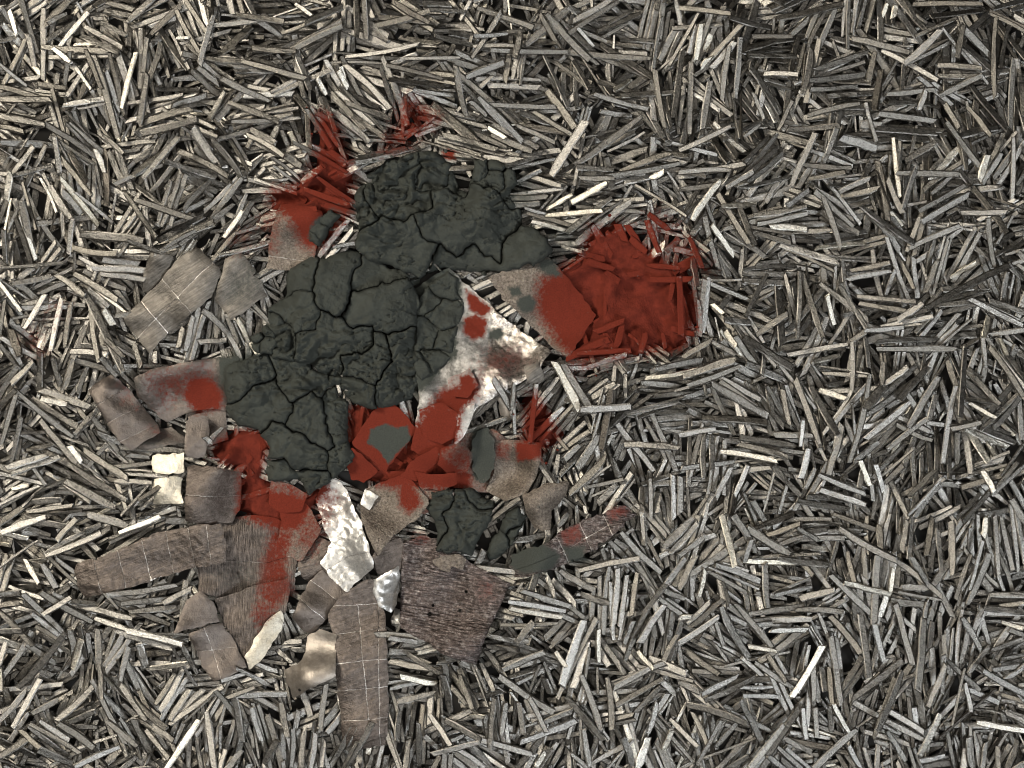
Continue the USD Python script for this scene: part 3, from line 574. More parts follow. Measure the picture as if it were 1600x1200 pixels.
# red-dusted strips fanning out of the heap (photo pixels)
FAN = [(958,400,925,352,12,.5),(975,398,948,362,11,.9),(980,385,965,350,12,.9),(1004,392,980,352,10,.9),(1010,395,985,372,11,1),(945,405,905,394,11,.35),(960,420,915,408,10,1),(968,440,946,425,10,1),
       (1015,437,1080,437,10,1),(1005,412,1040,380,15,.0),(1040,395,1060,372,11,.3),(1052,390,1090,398,11,.6),(1060,420,1088,404,16,1),(1010,415,1062,420,8,.9),
       (962,545,973,505,11,.9),(1000,552,1008,520,9,.7),(1040,545,1036,520,7,.8),(885,560,950,530,12,1),(900,552,985,548,8,.9),(1085,522,1050,512,9,1),(930,520,975,500,10,1),(1030,395,1010,345,9,.8),(1045,360,1012,335,9,.8),(1095,420,1075,370,9,.7)]
fan_ids = []
for a, b, c, d, w, r in FAN:
    p, q = W(a, b), W(c, d); x, y = (p + q) / 2
    fan_ids.append(len(strips))
    drop(x, y, math.atan2(*(q - p)[::-1]), float(np.hypot(*(q - p))), w * MM, .0022, .45 if r > .1 else .8, red=r)

# ------------------------------------------------------------------ red powder
heap('red_powder_heap', R1, M_RED, 'large red powder heap with a spiky fan-like upper edge on the right', .0066, .0010, 170, seed=2, edge=.010)
heap('red_powder_heap', R2, M_RED, 'tall narrow red powder streak above and left of the dark clumps', .0026, .0012, 190, stiff=.0026, seed=3, edge=.007)
heap('red_powder_heap', R5, M_RED, 'red powder spread between the scored plate and the lower left dark clump', .0042, .0008, 150, seed=4, edge=.006)
heap('red_powder_heap', R6, M_RED, 'red powder in the centre under the red square with a dark spot', .0036, .0009, 150, seed=5, edge=.006)
heap('red_powder_heap', R8, M_RED, 'small triangular red powder pile between grey strips right of centre', .0015, .0010, 180, seed=6, stiff=.002, edge=.006)

# ------------------------------------------------------------------ flakes, lowest first
flake('metal_flake', [(285,642),(346,634),(352,688),(300,704)], m_dull, 'dull flake lowest under the pale flake with a bent tail', seed=51, lift=0)
flake('metal_flake', [(452,872),(498,842),(540,866),(562,902),(502,918),(470,908)], m_brown, 'dark brown flake wedged under the bright crumpled plate', seed=52, lift=0)
flake('metal_flake', [(552,800),(610,836),(642,848),(630,882),(592,904),(566,872)], m_brown, 'brown flake lowest under the folded pinkish plate', seed=53, lift=0)
flake('sandy_flake', [(598,736),(684,742),(694,780),(662,806),(628,786)], m_sand, 'sandy flake lowest between the folded pinkish plate and the dark block', seed=54, lift=0, extra_red=.42)
flake('sandy_flake', [(690,684),(772,668),(802,700),(772,772),(702,762)], m_sand, 'broad sandy flake lying under the dark leaf-shaped flake', seed=55, lift=0, extra_red=.4)
flake('metal_flake', [(239,386),(272,401),(262,425),(236,452),(221,458),(226,425)], m_grey, 'tapering grey-brown flake tucked behind the upper edge of the scored grey plate', seed=1)
flake('metal_flake', [(282,400),(310,386),(342,415),(347,428),(331,464),(263,520),(232,552),(195,508),(192,498),(212,474),(247,443)], m_grey, 'grey-brown scored plate of several cells lying diagonally at upper left',
      cuts=[((200,448),(278,540)),((240,420),(322,515)),((195,545),(352,392))], seed=2, line=.5, gap=.00034, tilt=(2, -1))
flake('metal_flake', [(351,403),(375,393),(387,405),(400,424),(394,430),(410,442),(414,463),(400,470),(384,485),(365,496),(359,500),(335,468),(347,428)], m_grey, 'jagged grey flake smeared with dark dust right of the scored plate', seed=3, tilt=(3, -2))
flake('metal_flake', [(425,355),(437,318),(472,322),(506,330),(500,368),(488,412),(470,424),(414,420)], m_sand, 'speckled sandy flake with red powder on its upper half', seed=4, cuts=[((410,398),(500,410))], tilt=(2, -4))
flake('metal_flake', [(208,590),(235,576),(290,566),(342,558),(372,556),(372,600),(350,642),(318,640),(290,646),(255,660),(232,640),(214,620)], m_dull, 'broad dull flake with a red smear beneath the left end of the dark clumps', seed=5, tilt=(-5, 3), cuts=[((212,618),(300,588),(342,580))], lift=.002)
flake('folded_strip', [(205,705),(232,672),(262,668),(292,688),(284,694),(240,700)], m_dull, 'dark triangular flap folded under the lower end of the brown strip', seed=6, tilt=(5, 12), extra_dark=.42)
flake('folded_strip', [(137,610),(158,592),(180,583),(215,625),(246,664),(250,675),(225,692),(205,705),(186,690),(160,648)], m_dull, 'dull brown strip of four scored cells slanting down at far left', 'metal strip', seed=7,
      cuts=[((150,635),(200,605)),((170,660),(225,632)),((190,690),(245,662))], tilt=(2, -3), lift=.002)
flake('metal_flake', [(288,658),(300,648),(312,646),(322,654),(325,670),(320,700),(318,716),(300,716),(287,712)], m_dull, 'small pale brown flake with a bent tail above the cream tabs', seed=8, lift=.004, tilt=(-4, 5))
flake('cream_tab', [(236,712),(287,708),(286,724),(289,738),(262,740),(235,740)], m_cream, 'upper of the two bright cream square tabs at left', 'metal tab', seed=9, tilt=(13, -10), lift=.003, size=3, stiff=.008)
flake('cream_tab', [(240,748),(262,744),(285,747),(284,770),(288,787),(262,786),(237,788)], m_cream, 'lower of the two bright cream square tabs at left', 'metal tab', seed=10, tilt=(13, -10), lift=.003, size=3, stiff=.008)
flake('metal_flake', [(305,812),(350,810),(400,806),(430,812),(460,830),(462,870),(458,925),(440,930),(400,926),(340,938),(306,925)], m_brown_v, 'large dark brown striated plate with a red stain down its right side', seed=11, cuts=[((300,873),(410,882),(465,868))], crumple=.0008)
flake('scored_plate', [(291,728),(330,728),(375,738),(374,775),(372,800),(360,818),(320,820),(288,815),(291,770)], m_brown, 'square brown plate of two stacked cells right of the cream tabs', seed=12, line=.62, cuts=[((288,772),(330,776),(376,776))], tilt=(-3, 2), lift=.002)
flake('scored_strip', [(112,893),(118,880),(150,872),(180,860),(220,842),(260,828),(310,820),(345,819),(352,850),(354,880),(300,890),(262,900),(220,914),(165,928),(130,936),(122,925)], m_brown, 'curved brown strip of seven scored cells reaching out to the left', 'metal strip', seed=13, crumple=.0008, crumple_scale=230, line=.62,
      cuts=[((145,870),(158,932)),((181,856),(197,922)),((219,838),(235,914)),((257,826),(270,902)),((292,818),(305,892)),((322,816),(330,888))], tilt=(3, 0), lift=.002, stiff=.010)
flake('metal_flake', [(332,940),(400,915),(452,905),(448,950),(425,985),(386,1046),(360,1000),(345,975)], m_brown_v, 'dark brown triangular plate under the curled cream edge', seed=14, tilt=(0, 4))
flake('metal_flake', [(289,941),(312,922),(334,945),(341,972),(310,980),(272,990)], m_dull, 'pale dull flake at the left tip of the lower left plates', seed=15, tilt=(-2, -3), lift=.0015)
flake('metal_flake', [(294,991),(320,980),(347,974),(365,1005),(386,1044),(360,1056),(334,1067),(318,1050)], m_dull, 'pale dull plate of three joined cells lowest among the left plates', seed=16, line=.5, cuts=[((318,978),(345,1060)),((300,1020),(372,1012))], tilt=(-3, -4), lift=.0015)
flake('curled_edge', [(438,955),(443,968),(440,985),(425,1005),(410,1030),(389,1048),(380,1027),(392,1008),(411,978),(424,962)], m_cream, 'bright cream curled sliver on the edge of the dark triangular plate', 'metal sliver', seed=17, tilt=(11, -9), lift=.003, size=3)
flake('metal_flake', [(480,910),(499,893),(530,915),(541,930),(510,968),(485,995),(466,985),(455,968),(468,935)], m_dull, 'smooth brown plate of four cells left of the bright crumpled piece', seed=18, cuts=[((478,905),(530,945)),((465,935),(510,975))], tilt=(-3, -2))
flake('curled_flake', [(479,997),(500,985),(525,990),(526,1055),(500,1068),(478,1078),(458,1094),(450,1075),(441,1050),(462,1040),(474,1025)], m_pale, 'pale curling flake with a pierced bright tip beside the long scored strip', seed=19, curl=(45, -.1, .003), tilt=(9, -7), lift=.001, holes=((468,1078,2.5),))
flake('bright_plate', [(489,781),(500,760),(520,750),(536,760),(545,775),(552,795),(564,815),(575,850),(586,888),(565,905),(542,928),(522,912),(505,892),(498,880),(515,850),(500,820)], m_silver, 'bright crumpled silver plate with red powder at its top', seed=20,
      cuts=[((505,895),(545,870),(590,860)),((560,860),(580,905))], crumple=.0007, crumple_scale=260, tilt=(8, -6), lift=.001, stiff=.005)
flake('metal_flake', [(590,850),(625,842),(634,862),(625,890),(604,905),(588,895),(582,870)], m_brown, 'small dark brown flake between the bright plate and the ribbed plate', seed=21)
flake('scored_strip', [(510,962),(523,940),(545,920),(580,903),(590,930),(602,962),(606,1020),(607,1100),(606,1165),(570,1172),(534,1170),(531,1120),(524,1060),(522,1000)], m_brown, 'long brown strip of many scored cells hanging down to the bottom edge', 'metal strip', seed=22, crumple=.0008, crumple_scale=230, line=.62,
      cuts=[((520,948),(602,945)),((522,992),(604,982)),((522,1036),(606,1030)),((526,1080),(607,1074)),((530,1128),(607,1122)),((556,925),(566,1020),(572,1080),(580,1165)),((590,950),(594,1165))], tilt=(1, 3), lift=.002, stiff=.012, z=.03)
flake('bright_flake', [(582,908),(604,896),(624,884),(624,915),(618,945),(610,962),(592,948),(583,930)], m_silver, 'small bright crumpled flake left of the ribbed brown plate', seed=23, crumple=.001, crumple_scale=300, tilt=(9, -7), lift=.001)
flake('bright_flake', [(614,954),(627,958),(622,986),(608,980)], m_silver, 'tiny bright rectangular chip at the lower left corner of the ribbed plate', 'metal chip', seed=24, tilt=(13, -9), lift=.002, size=3)
flake('ribbed_plate', [(628,850),(660,838),(700,850),(735,880),(770,898),(798,912),(780,950),(762,985),(745,1036),(722,1032),(700,1024),(660,1000),(624,982),(626,920)], m_brown_h, 'large ribbed dark brown plate with tiny holes at lower centre', seed=25, tilt=(2, -2), lift=.0015,
      rel=lambda q: .00032 * np.sin((q @ np.array([math.sin(rad(9)), math.cos(rad(9))])) * 2 * math.pi / .0024 + 1.5 * np.sin(q[:, 0] * 160)) * (.4 + fbm(np.column_stack([q * np.array([90, 240.]), 0 * q[:, :1]]), 2, 6)),
      step=.0007, holes=((671,961,3.5),(676,948,2.5),(718,955,2.5),(728,926,2.5)), crumple=.0007)
flake('sandy_flake', [(676,878),(690,868),(716,866),(728,874),(724,890),(706,886),(700,896),(690,892)], m_sand, 'knobbly pinkish crumb on the upper edge of the ribbed plate', seed=26, crumple=.0015, crumple_scale=300)
flake('metal_flake', [(568,765),(600,752),(626,742),(642,750),(660,768),(672,786),(650,812),(630,826),(612,842),(590,870),(578,848),(566,822),(560,788)], m_sand, 'folded pinkish plate splashed with red beside the dark block', seed=27, tilt=(4, -3), lift=.002, cuts=[((560,800),(612,842))])
flake('bright_flake', [(569,764),(590,775),(575,800),(561,788)], m_silver, 'small bright triangular corner on the folded pinkish plate', 'metal chip', seed=28, tilt=(5, -4), size=3)
flake('coated_plate', [(642,450),(699,415),(735,448),(768,478),(800,505),(862,548),(842,580),(775,620),(742,642),(700,732),(640,705),(655,620),(640,560)], m_plate, 'large silvery plate coated with dark powder at left and dotted red', seed=29,
      cuts=[((735,545),(715,600),(688,655)),((862,552),(790,620),(735,690)),((712,520),(735,560))], tilt=(7, -5), crumple=.0012, crumple_scale=240, lift=.001, gap=.0006)
flake('coated_plate', [(764,432),(810,412),(858,400),(884,428),(905,455),(932,492),(905,535),(888,560),(862,540),(842,520),(812,490),(785,468)], m_sand, 'sandy golden plate half buried in red at the left of the red heap', seed=30, tilt=(-4, 4), lift=.002)
flake('sandy_flake', [(770,692),(795,686),(848,692),(846,716),(838,745),(825,770),(790,785),(758,768),(770,740)], m_sand, 'layered sandy flake with a red corner right of the dark leaf', seed=31, cuts=[((770,722),(845,718)),((806,690),(800,720))], tilt=(3, -4))
flake('sandy_flake', [(815,775),(850,755),(890,752),(884,775),(862,800),(860,830),(835,828),(822,800)], m_sand, 'crumbly sandy flake under the strips right of the dark block', seed=32)
flake('leaf_flake', [(745,672),(760,668),(774,692),(772,720),(764,752),(748,756),(738,735),(736,700)], m_dull, 'narrow upright leaf-shaped flake coated in dark powder', seed=33, rough_edge=.002, extra_dark=.8, lift=.003, tilt=(4, 2))
flake('coated_strip', [(795,885),(800,868),(850,848),(880,828),(920,808),(965,790),(985,793),(992,806),(960,835),(925,862),(880,884),(830,898),(806,902)], m_brown_h, 'ragged brown strip with dark smears pointing to the right', 'metal strip', seed=34, rough_edge=.0026, line=.6, cuts=[((868,835),(890,880)),((905,815),(925,862)),((940,800),(958,838)),((800,893),(880,862),(985,800))], tilt=(2, 2), lift=.002)
flake('red_square', [(603,621),(630,645),(651,672),(628,704),(601,737),(575,715),(548,692),(572,655)], m_dull, 'square red-covered plate with a dark spot in the middle', seed=35, extra_red=1.0, lift=.004, tilt=(-3, 3), stiff=.01)
flake('red_flake', [(548,700),(570,716),(590,738),(566,756),(545,750),(538,725)], m_dull, 'small red-covered plate under the left corner of the red square', seed=36, extra_red=1.0, tilt=(4, 5))
flake('red_flake', [(640,722),(680,698),(700,705),(670,735),(650,752),(625,745)], m_sand, 'narrow red-dusted flake below the red square pointing right', seed=37, tilt=(-3, 6), extra_red=.52)
flake('metal_flake', [(430,790),(455,772),(478,790),(492,815),(500,830),(482,860),(465,882),(448,868),(430,850),(436,820)], m_sand, 'pinkish flake with red dust left of the bright crumpled plate', seed=38, tilt=(2, -3), extra_red=.36, cuts=[((440,835),(495,815))])

flake('red_flake', [(655,640),(690,628),(716,645),(718,680),(690,694),(660,682)], m_plate, 'rounded red-coated flake on the lower end of the silvery plate', seed=41, extra_red=.8, tilt=(5, 3), lift=.001)
flake('bright_flake', [(716,642),(742,630),(738,655),(722,685),(710,694),(714,668)], m_silver, 'narrow bright sliver along the lower right edge of the silvery plate', seed=42, tilt=(8, -6))
flake('sandy_flake', [(688,700),(722,690),(742,712),(730,738),(700,742),(684,725)], m_sand, 'sandy flake dusted red left of the dark leaf', seed=43, extra_red=.45, tilt=(-4, 4))
flake('red_flake', [(648,738),(680,742),(712,738),(716,756),(690,768),(655,764)], m_sand, 'flat red-dusted flake along the top of the dark block', seed=44, extra_red=.55, tilt=(3, 5))
flake('metal_flake', [(776,622),(800,618),(806,640),(796,652),(782,648)], m_pale, 'small pale flake between the silvery plate and the red triangle', seed=45, tilt=(4, -4))
flake('metal_flake', [(818,572),(842,566),(850,590),(836,606),(822,596)], m_grey, 'small grey flake at the right tip of the silvery plate', seed=46, tilt=(4, -4))
flake('red_flake', [(700,592),(735,575),(748,600),(730,622),(706,620)], m_plate, 'small flake half red and half silver above the dark leaf', seed=47, extra_red=.5, tilt=(6, -3), lift=.001)
flake('metal_flake', [(420,748),(455,760),(478,775),(468,800),(440,805),(415,790)], m_brown, 'brown flake soaked in red powder under the lower left clump', seed=48, extra_red=.6, tilt=(3, 2))
# ------------------------------------------------------------------ dark powder clumps
c5 = lambda ox, oy, s, L: [(ox + a[0] / s, oy + a[1] / s) + tuple(a[2:]) for a in L]
clump('dark_powder_clump', [(344,575),(362,560),(415,552),(470,560),(510,590),(535,630),(540,680),(546,718),(520,745),(500,768),(478,775),(462,752),(415,756),(408,735),(414,690),(395,672),(360,664),(346,630)],
      c5(120, 540, 3.636, [(920,170,0,'f'),(1000,150,0,'f'),(1050,285,1,'e'),(1000,420,1,'e'),(1130,330,1,'e'),(1200,100,0,'u'),(1215,225,0,'u'),(1390,215,0,'u'),(1300,430,3,'c'),(1400,520,3,'c'),(1300,350,3,'c'),(1260,620,4,'d'),(1330,650,4,'d'),(1120,560,2,'d'),(1450,500,1,'n'),(1450,280,-1,'n'),(1480,640,-1,'n'),(1130,740,-1,'v'),(1330,770,-2,'v')]),
      'lower left dark powder clump with rounded lobes and cracks', .006, seed=3, dome=.014, lumps=((500,600,45,1.0),(490,745,35,.8),(390,600,60,.2),(470,690,60,.25),(440,590,40,.7)))
clump('dark_powder_clump', [(446,415),(500,396),(555,388),(600,410),(640,425),(650,470),(648,540),(660,600),(640,630),(612,640),(575,640),(545,628),(520,600),(480,570),(420,560),(412,520),(420,480),(440,455)],
      c5(380, 400, 4.444, [(600,190,2,'t'),(620,330,2,'t'),(700,60,2,'t'),(930,330,3,'m'),(1040,240,3,'m'),(800,400,3,'m'),(1010,430,3,'m'),(380,365,1,'l'),(300,430,1,'l'),(430,455,1,'l'),(360,140),(580,490,-1,'h'),(440,600,-1,'h'),(690,610,-1,'h'),(830,600,-1,'h'),(900,780,0,'i'),(920,640,0,'i'),(610,760,-1,'h'),(600,930,-1,'j'),(760,930,-1,'j'),(1080,620,-1,'o'),(1120,900,-2,'o'),(1180,760,-2,'o'),(1000,80,-1,'q'),(880,110,-1,'q'),(260,480,-2,'p'),(250,600,-3,'p'),(560,690,-1,'h'),(740,760,-1,'i'),(1030,890,-1,'o')]),
      'middle dark powder clump split by a deep branching crack', .008, seed=2, dome=.016, gap=.00036, lumps=((500,590,70,1.15),(590,600,50,1.1),(440,545,45,1.0),(640,570,45,1.0),(480,520,40,.5),(515,440,60,.10),(590,460,60,.10)))
clump('dark_powder_clump', [(552,300),(575,268),(600,245),(640,234),(682,230),(702,250),(712,292),(730,296),(745,258),(775,258),(806,278),(802,305),(822,345),(858,368),(864,395),(836,412),(790,424),(740,420),(690,418),(655,428),(615,418),(575,405),(556,385)],
      c5(540, 220, 4.444, [(340,740,3,'b'),(200,690,3,'b'),(520,760,3,'b'),(450,660,3,'b'),(300,600,3,'b'),(900,590,3,'r'),(1050,620,3,'r'),(780,500,3,'r'),(920,480,3,'r'),(1010,720,3,'r'),(950,400,3,'r'),(770,700,3,'r'),(600,600,3,'r'),(700,400,3,'r'),(850,800,1,'s'),(950,850,1,'s'),(1170,740,1,'s'),(680,820,-1,'s'),(650,230,0,'y'),(550,90,0,'y'),(640,110,0,'y'),(530,270,0,'y'),(180,330,0,'g'),(290,210,0,'g'),(410,290,0,'g'),(500,400,0,'g'),(240,420,0,'g'),(340,480,0,'g'),(430,120,0,'g'),(90,350,-2,'a'),(120,480,-1,'a'),(960,200,-1,'x'),(1110,260,-2,'x'),(740,280,-2,'x')]),
      'upper dark powder clump, crumbly at left and smooth at right', .008, seed=5, dome=.015, gap=.00032, lumps=((600,300,62,1.3),(640,260,50,1.1),(575,340,40,.9),(780,280,40,1.0),(740,340,90,.26),(620,390,50,.12)))
clump('dark_powder_block', [(672,772),(700,764),(742,766),(768,790),(772,812),(755,835),(735,868),(705,868),(675,860),(678,820),(665,800)], [(718,808,3,'z'),(742,822,3,'z'),(725,790,3,'z'),(690,785,-1,'w'),(745,775,-1,'u'),(700,855,-1,'z'),(735,850,-1,'z'),(674,830,-2,'w')],
      'small dark powder block on the upper edge of the ribbed plate', .007, seed=7, dome=.004, gap=.0003, lumps=((700,780,40,.8),(720,850,40,.5)))
clump('dark_powder_sliver', [(758,868),(772,835),(788,805),(812,792),(820,812),(812,838),(790,862),(765,882)], [(795,815,1),(775,850,0),(805,835,-1)],
      'leaning dark powder sliver right of the dark block', .009, seed=8, dome=.003, gap=.0003)
clump('dark_powder_crumbs', [(738,248),(770,246),(800,262),(812,285),(790,300),(765,285),(742,280)], [(750,262),(775,258,1),(798,275),(770,280,-1)],
      'dark crumbs at the upper right of the upper clump', .004, seed=9, dome=.002, gap=.0006)
clump('dark_powder_crumbs', [(386,520),(412,505),(428,520),(425,555),(400,552),(388,540)], [(398,525),(415,518),(412,542),(396,545)],
      'dark crumbs left of the middle clump above the dull flake', .003, seed=10, dome=.001, gap=.0006)
clump('dark_powder_crumbs', [(482,356),(500,338),(520,322),(532,330),(512,358),(498,380),(484,374)], [(495,362,1),(515,338),(488,370)],
      'three dark crumbs on the red-topped sandy flake', .003, seed=11, dome=.001, gap=.0004)

clump('dark_powder_crust', [(655,448),(680,430),(700,420),(714,434),(722,470),(712,520),(712,552),(690,575),(655,606),(644,575),(652,520),(650,480)],
      [(695,445,1),(690,490,1),(670,470),(695,530),(665,520,-1),(680,565),(655,580,-1)], 'thin dark crust on the upper left of the silvery plate', .0012, seed=12, dome=.0015, gap=.0005, lumps=((680,500,60,.25),))
# a few strips lying over the edges of flakes and clumps
OVER = [(545,258,638,232,11,.40),(560,250,600,240,10,.35),(1060,430,1066,525,10,.5),(1100,435,1092,525,10,.5),(800,640,770,590,11,.45),(905,640,865,565,14,.8),(930,650,880,570,12,.5),(838,600,828,690,8,.5),(985,635,905,640,12,.55),
        (325,690,345,668,8,.5),(318,683,330,692,9,.5),(700,300,722,318,7,.85),(870,385,840,400,9,.4),(880,470,862,440,8,.2),(600,300,585,330,8,.1)]
for a, b, c, d, w, tn in OVER[:11]:
    p, q = W(a, b, .03), W(c, d, .03); x, y = (p + q) / 2
    drop(x, y, math.atan2(*(q - p)[::-1]), float(np.hypot(*(q - p))), w * MM, .002, tn)

rim = Polygon([(548,285),(600,235),(690,228),(812,262),(905,395),(1090,420),(1095,540),(900,565),(790,640),(880,690),(870,790),(800,900),(745,1045),(615,1000),(612,1180),(530,1180),(520,1060),(455,1090),(330,1070),(270,985),(300,930),(115,940),(110,890),(290,820),(285,730),(240,710),(135,610),(180,583),(190,545),(225,395),(340,385),(430,320),(500,178)]).exterior
for k in range(48):
    q = rim.interpolate(rng.uniform(0, 1), normalized=True); px, py = q.x + rng.normal(0, 10), q.y + rng.normal(0, 10)
    p = W(px, py, .03)
    an, ln = field_angle(px, py) + rng.normal(0, .4), float(rng.uniform(.016, .034)); ss = np.linspace(-.5, .5, 7) * ln
    if (ID[cell(p[0] + ss * math.cos(an), p[1] + ss * math.sin(an))] < 0).sum() > 2: continue
    drop(p[0], p[1], an, ln, float(rng.uniform(.003, .005)),   .002, min(tone_of(), .55))

# ------------------------------------------------------------------ loose crumbs of powder
ico = np.array([(0,0,1),(.9,0,.45),(.28,.85,.45),(-.72,.53,.45),(-.72,-.53,.45),(.28,-.85,.45),(.72,.53,-.45),(-.28,.85,-.45),(-.9,0,-.45),(-.28,-.85,-.45),(.72,-.53,-.45),(0,0,-1.)])
icf = np.array([(0,1,2),(0,2,3),(0,3,4),(0,4,5),(0,5,1),(1,6,2),(2,7,3),(3,8,4),(4,9,5),(5,10,1),(6,7,2),(7,8,3),(8,9,4),(9,10,5),(10,6,1),(6,11,7),(7,11,8),(8,11,9),(9,11,10),(10,11,6)])
def crumbs(name, areas, n, mat, label, cat, lo, hi):
    V, F = [], []
    for k in range(n):
        ring = Polygon(areas[int(rng.integers(len(areas)))]).exterior
        q = ring.interpolate(rng.uniform(0, 1), normalized=True); sp = abs(rng.normal(0, 16)) + 2; an = rng.uniform(0, 6.3)
        p = W(q.x + sp * math.cos(an), q.y + sp * math.sin(an), .03)
        r = rng.uniform(lo, hi) * (.4 + rng.random() ** 2)
        iy, ix = cell(np.array([p[0]]), np.array([p[1]]))
        if ID[iy[0], ix[0]] < 0: continue
        z = H[iy[0], ix[0]]
        v = ico * rng.uniform(.6, 1.25, (12, 1)) * np.array([1, rng.uniform(.6, 1), .6]) * r
        V.append(v + [p[0], p[1], z + .3 * r]); F.append(icf + 12 * (len(V) - 1))
    tag(put(name, np.vstack(V), np.vstack(F), mat, smooth=False), label, cat, None, 'stuff')
DK = [[(344,575),(415,552),(510,590),(546,718),(478,775),(414,700)], [(446,415),(555,388),(640,425),(660,600),(575,640),(420,560)], [(552,300),(600,245),(702,240),(806,278),(864,395),(690,418)], [(672,772),(768,790),(735,868),(675,860)]]
crumbs('dark_crumbs', DK, 330, M_DARK, 'small dark crumbs scattered round the dark powder clumps', 'powder crumbs', .0008, .0028)
crumbs('red_crumbs', [R1, R2, R5, R6, R8], 380, M_RED, 'fine red grains scattered round the red powder heaps', 'powder grains', .0005, .0016)

# ------------------------------------------------------------------ strips become meshes
NS, NP = 5, 8
def strip_mesh(S):
    """Vertices (n, NS*NP, 3) of irregular bevelled slivers; S rows as in strips."""
    A = np.array([s[:10] for s in S], float); n = len(A); r = np.random.default_rng(99)
    c = A[:, 0:3]; ang, L, w, t, slope, roll = (A[:, k] for k in (3, 4, 5, 6, 7, 8))
    cs = 1 / np.sqrt(1 + slope ** 2)
    u = np.stack([np.cos(ang) * cs, np.sin(ang) * cs, slope * cs], -1)
    v = np.stack([-np.sin(ang), np.cos(ang), 0 * ang], -1)
    nn = np.cross(u, v)
    v2 = v * np.cos(roll)[:, None] + nn * np.sin(roll)[:, None]; n2 = nn * np.cos(roll)[:, None] - v * np.sin(roll)[:, None]
    s = np.linspace(-.5, .5, NS)[None] + r.normal(0, .02, (n, NS)) * np.array([0, 1, 1, 1, 0])[None]
    taper = 1 + r.normal(0, .055, (n, NS)); taper[:, 0] *= r.uniform(.7, 1, n); taper[:, -1] *= r.uniform(.7, 1, n)
    bend_w = r.normal(0, .013, n) * L; bend_n = r.normal(0, .010, n) * L
    cw = bend_w[:, None] * (1 - 4 * s ** 2) + r.normal(0, .035, (n, NS)) * w[:, None]
    cn = bend_n[:, None] * (1 - 4 * s ** 2) * .6
    ch = .27
    prof = np.array([(-.5, -.5 + ch), (-.5, .5 - ch), (-.5 + ch * .55, .5), (.5 - ch * .55, .5), (.5, .5 - ch), (.5, -.5 + ch), (.5 - ch * .55, -.5), (-.5 + ch * .55, -.5)])
    pw = prof[:, 0][None, None] * (w[:, None] * taper)[..., None] * (1 + r.normal(0, .06, (n, NS, NP)))
    pn = prof[:, 1][None, None] * t[:, None, None] * (1 + r.normal(0, .10, (n, NS, NP)))
    skew = r.normal(0, .35, (n, 2)) * w[:, None]
    along = (s * L[:, None])[..., None] + np.zeros((n, NS, NP))
    along[:, 0] += skew[:, [0]] * prof[:, 0][None]; along[:, -1] += skew[:, [1]] * prof[:, 0][None]
    along[:, [0, -1]] += r.normal(0, .08, (n, 2, NP)) * w[:, None, None]
    V = c[:, None, None] + along[..., None] * u[:, None, None] + (pw + cw[..., None])[..., None] * v2[:, None, None] + (pn + cn[..., None])[..., None] * n2[:, None, None]
    return V.reshape(n, NS * NP, 3)
F1 = []
for i in range(NS - 1):
    for k in range(NP):
        a, b = i * NP + k, i * NP + (k + 1) % NP
        F1 += [(a, a + NP, b), (b, a + NP, b + NP)]
for k in range(1, NP - 1):
    F1 += [(0, k, k + 1), ((NS - 1) * NP, (NS - 1) * NP + k + 1, (NS - 1) * NP + k)]
F1 = np.array(F1)
VS = strip_mesh(strips)
# outward orientation
a = VS[0]; vol = np.einsum('ij,ij->i', a[F1[:, 0]] - a.mean(0), np.cross(a[F1[:, 1]] - a.mean(0), a[F1[:, 2]] - a.mean(0))).sum()
if vol < 0: F1 = F1[:, ::-1]

# which strips show largest: the count of height-map cells still theirs inside the frame
yy, xx = np.mgrid[0:GH, 0:GW]
fx, fy = (GX0 + (xx + .5) * GS) / MM + 800, 600 - (GY0 + (yy + .5) * GS) / MM
inside = (fx > 0) & (fx < 1600) & (fy > 0) & (fy < 1200) & (ID >= 0)
counts = np.bincount(ID[inside], minlength=len(strips))
singles = np.argsort(-counts)[:300]
rest = np.setdiff1d(np.arange(len(strips)), singles)

LAND = [((985,470),'red powder heap'),((720,340),'upper dark clump'),((530,480),'middle dark clump'),((450,660),'lower dark clump'),((262,748),'cream tabs'),((230,900),'curved scored strip'),((268,470),'scored grey plate'),
        ((565,1050),'hanging scored strip'),((710,940),'ribbed brown plate'),((890,850),'ragged brown strip'),((520,260),'red powder streak'),((190,640),'slanting brown strip'),((340,1030),'pale joined cells'),((850,650),'red triangle'),((330,780),'two-cell plate'),
        ((40,40),'top left corner'),((1560,40),'top right corner'),((40,1160),'bottom left corner'),((1560,1160),'bottom right corner'),((800,10),'top edge centre'),((1100,1190),'bottom edge centre'),((1590,600),'right edge centre'),((10,560),'left edge centre')]
def word_tone(t, red):
    return 'red-dusted' if red > .5 else 'dark brown' if t < .2 else 'dull grey' if t < .45 else 'pale grey' if t < .58 else 'light tan' if t < .83 else 'shining'
def word_dir(a):
    d = math.degrees(a) % 180
    return 'level' if d < 15 or d > 165 else 'rising' if d < 65 else 'upright' if d < 115 else 'falling'
label_seen = {}
for i in singles:
    s = strips[i]; px, py = s[0] / MM + 800, 600 - s[1] / MM
    d = [math.hypot(px - l[0][0], py - l[0][1]) for l in LAND]; k = int(np.argmin(d)); dx, dy = px - LAND[k][0][0], py - LAND[k][0][1]
    side = ('right of' if dx > 0 else 'left of') if abs(dx) > abs(dy) else ('below' if dy > 0 else 'above')
    far = 'just' if d[k] < 130 else 'further' if d[k] < 220 else 'far'
    place = f'{far} {side} the {LAND[k][1]}'
    size = 'short ' if s[4] < .028 else 'long ' if s[4] > .042 else ''
    label_seen.setdefault((f'{size}{word_tone(s[9], s[10])} {word_dir(s[3])} strip', place), []).append(i)
final = {}
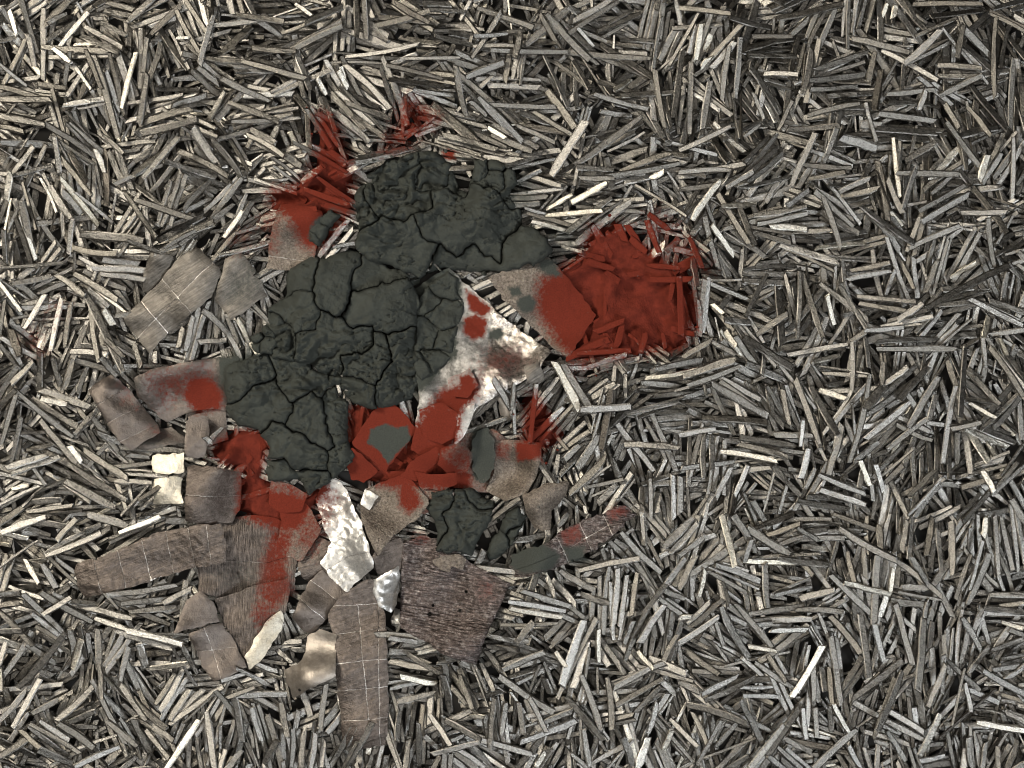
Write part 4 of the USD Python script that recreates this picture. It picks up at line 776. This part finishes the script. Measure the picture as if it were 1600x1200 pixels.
ORD = ['first', 'second', 'third', 'fourth', 'fifth', 'sixth', 'seventh', 'eighth', 'ninth', 'tenth', 'eleventh', 'twelfth']
for (a, b), ids in label_seen.items():
    if len(ids) == 1: final[ids[0]] = f'{a}, {b}'; continue
    vertical = np.ptp([strips[i][1] for i in ids]) > np.ptp([strips[i][0] for i in ids])
    ids = sorted(ids, key=lambda i: -strips[i][1] if vertical else strips[i][0])
    if len(ids) == 2: names = ['upper', 'lower'] if vertical else ['left', 'right']
    else: names = [f"{'topmost' if vertical else 'leftmost'}"] + [f"{ORD[min(j, 11)]} from {'top' if vertical else 'left'}" for j in range(1, len(ids))]
    for i, nm in zip(ids, names): final[i] = f'{nm} {a}, {b}' if len(ids) == 2 else f'{nm} of {a}s, {b}'

def strip_attrs(V, ids):
    n = V.shape[1]; flat = V.reshape(-1, 3); A = attrs_for(flat)
    A['tone'] = np.repeat([strips[i][9] for i in ids], n)
    A['red'] = np.maximum(A['red'], np.repeat([strips[i][10] for i in ids], n))
    return A
A = strip_attrs(VS[singles], singles)
nv = NS * NP
for j, i in enumerate(singles):
    prim = put('metal_strip', VS[i], F1, M_STRIP, attrs={k: a[j * nv:(j + 1) * nv] for k, a in A.items()}, smooth=False)
    tag(prim, final[i], 'metal strip', 'loose metal strips')
Fr = (F1[None] + (np.arange(len(rest)) * nv)[:, None, None]).reshape(-1, 3)
prim = put('metal_strip_bed', VS[rest].reshape(-1, 3), Fr, M_STRIP, attrs=strip_attrs(VS[rest], rest), smooth=False)
tag(prim, 'deep tangled bed of small grey-brown metal strips filling the whole picture', 'metal strips', None, 'stuff')

v = np.array([[-.6, -.5, 0], [.6, -.5, 0], [.6, .5, 0], [-.6, .5, 0], [-.6, -.5, -.02], [.6, -.5, -.02], [.6, .5, -.02], [-.6, .5, -.02.__float__()]])
f = np.array([(0,1,2),(0,2,3),(4,6,5),(4,7,6),(0,4,5),(0,5,1),(1,5,6),(1,6,2),(2,6,7),(2,7,3),(3,7,4),(3,4,0)])
tag(put('ground', v, f, M_BASE, smooth=False), 'dark surface under the bed of metal strips', 'ground', None, 'structure')
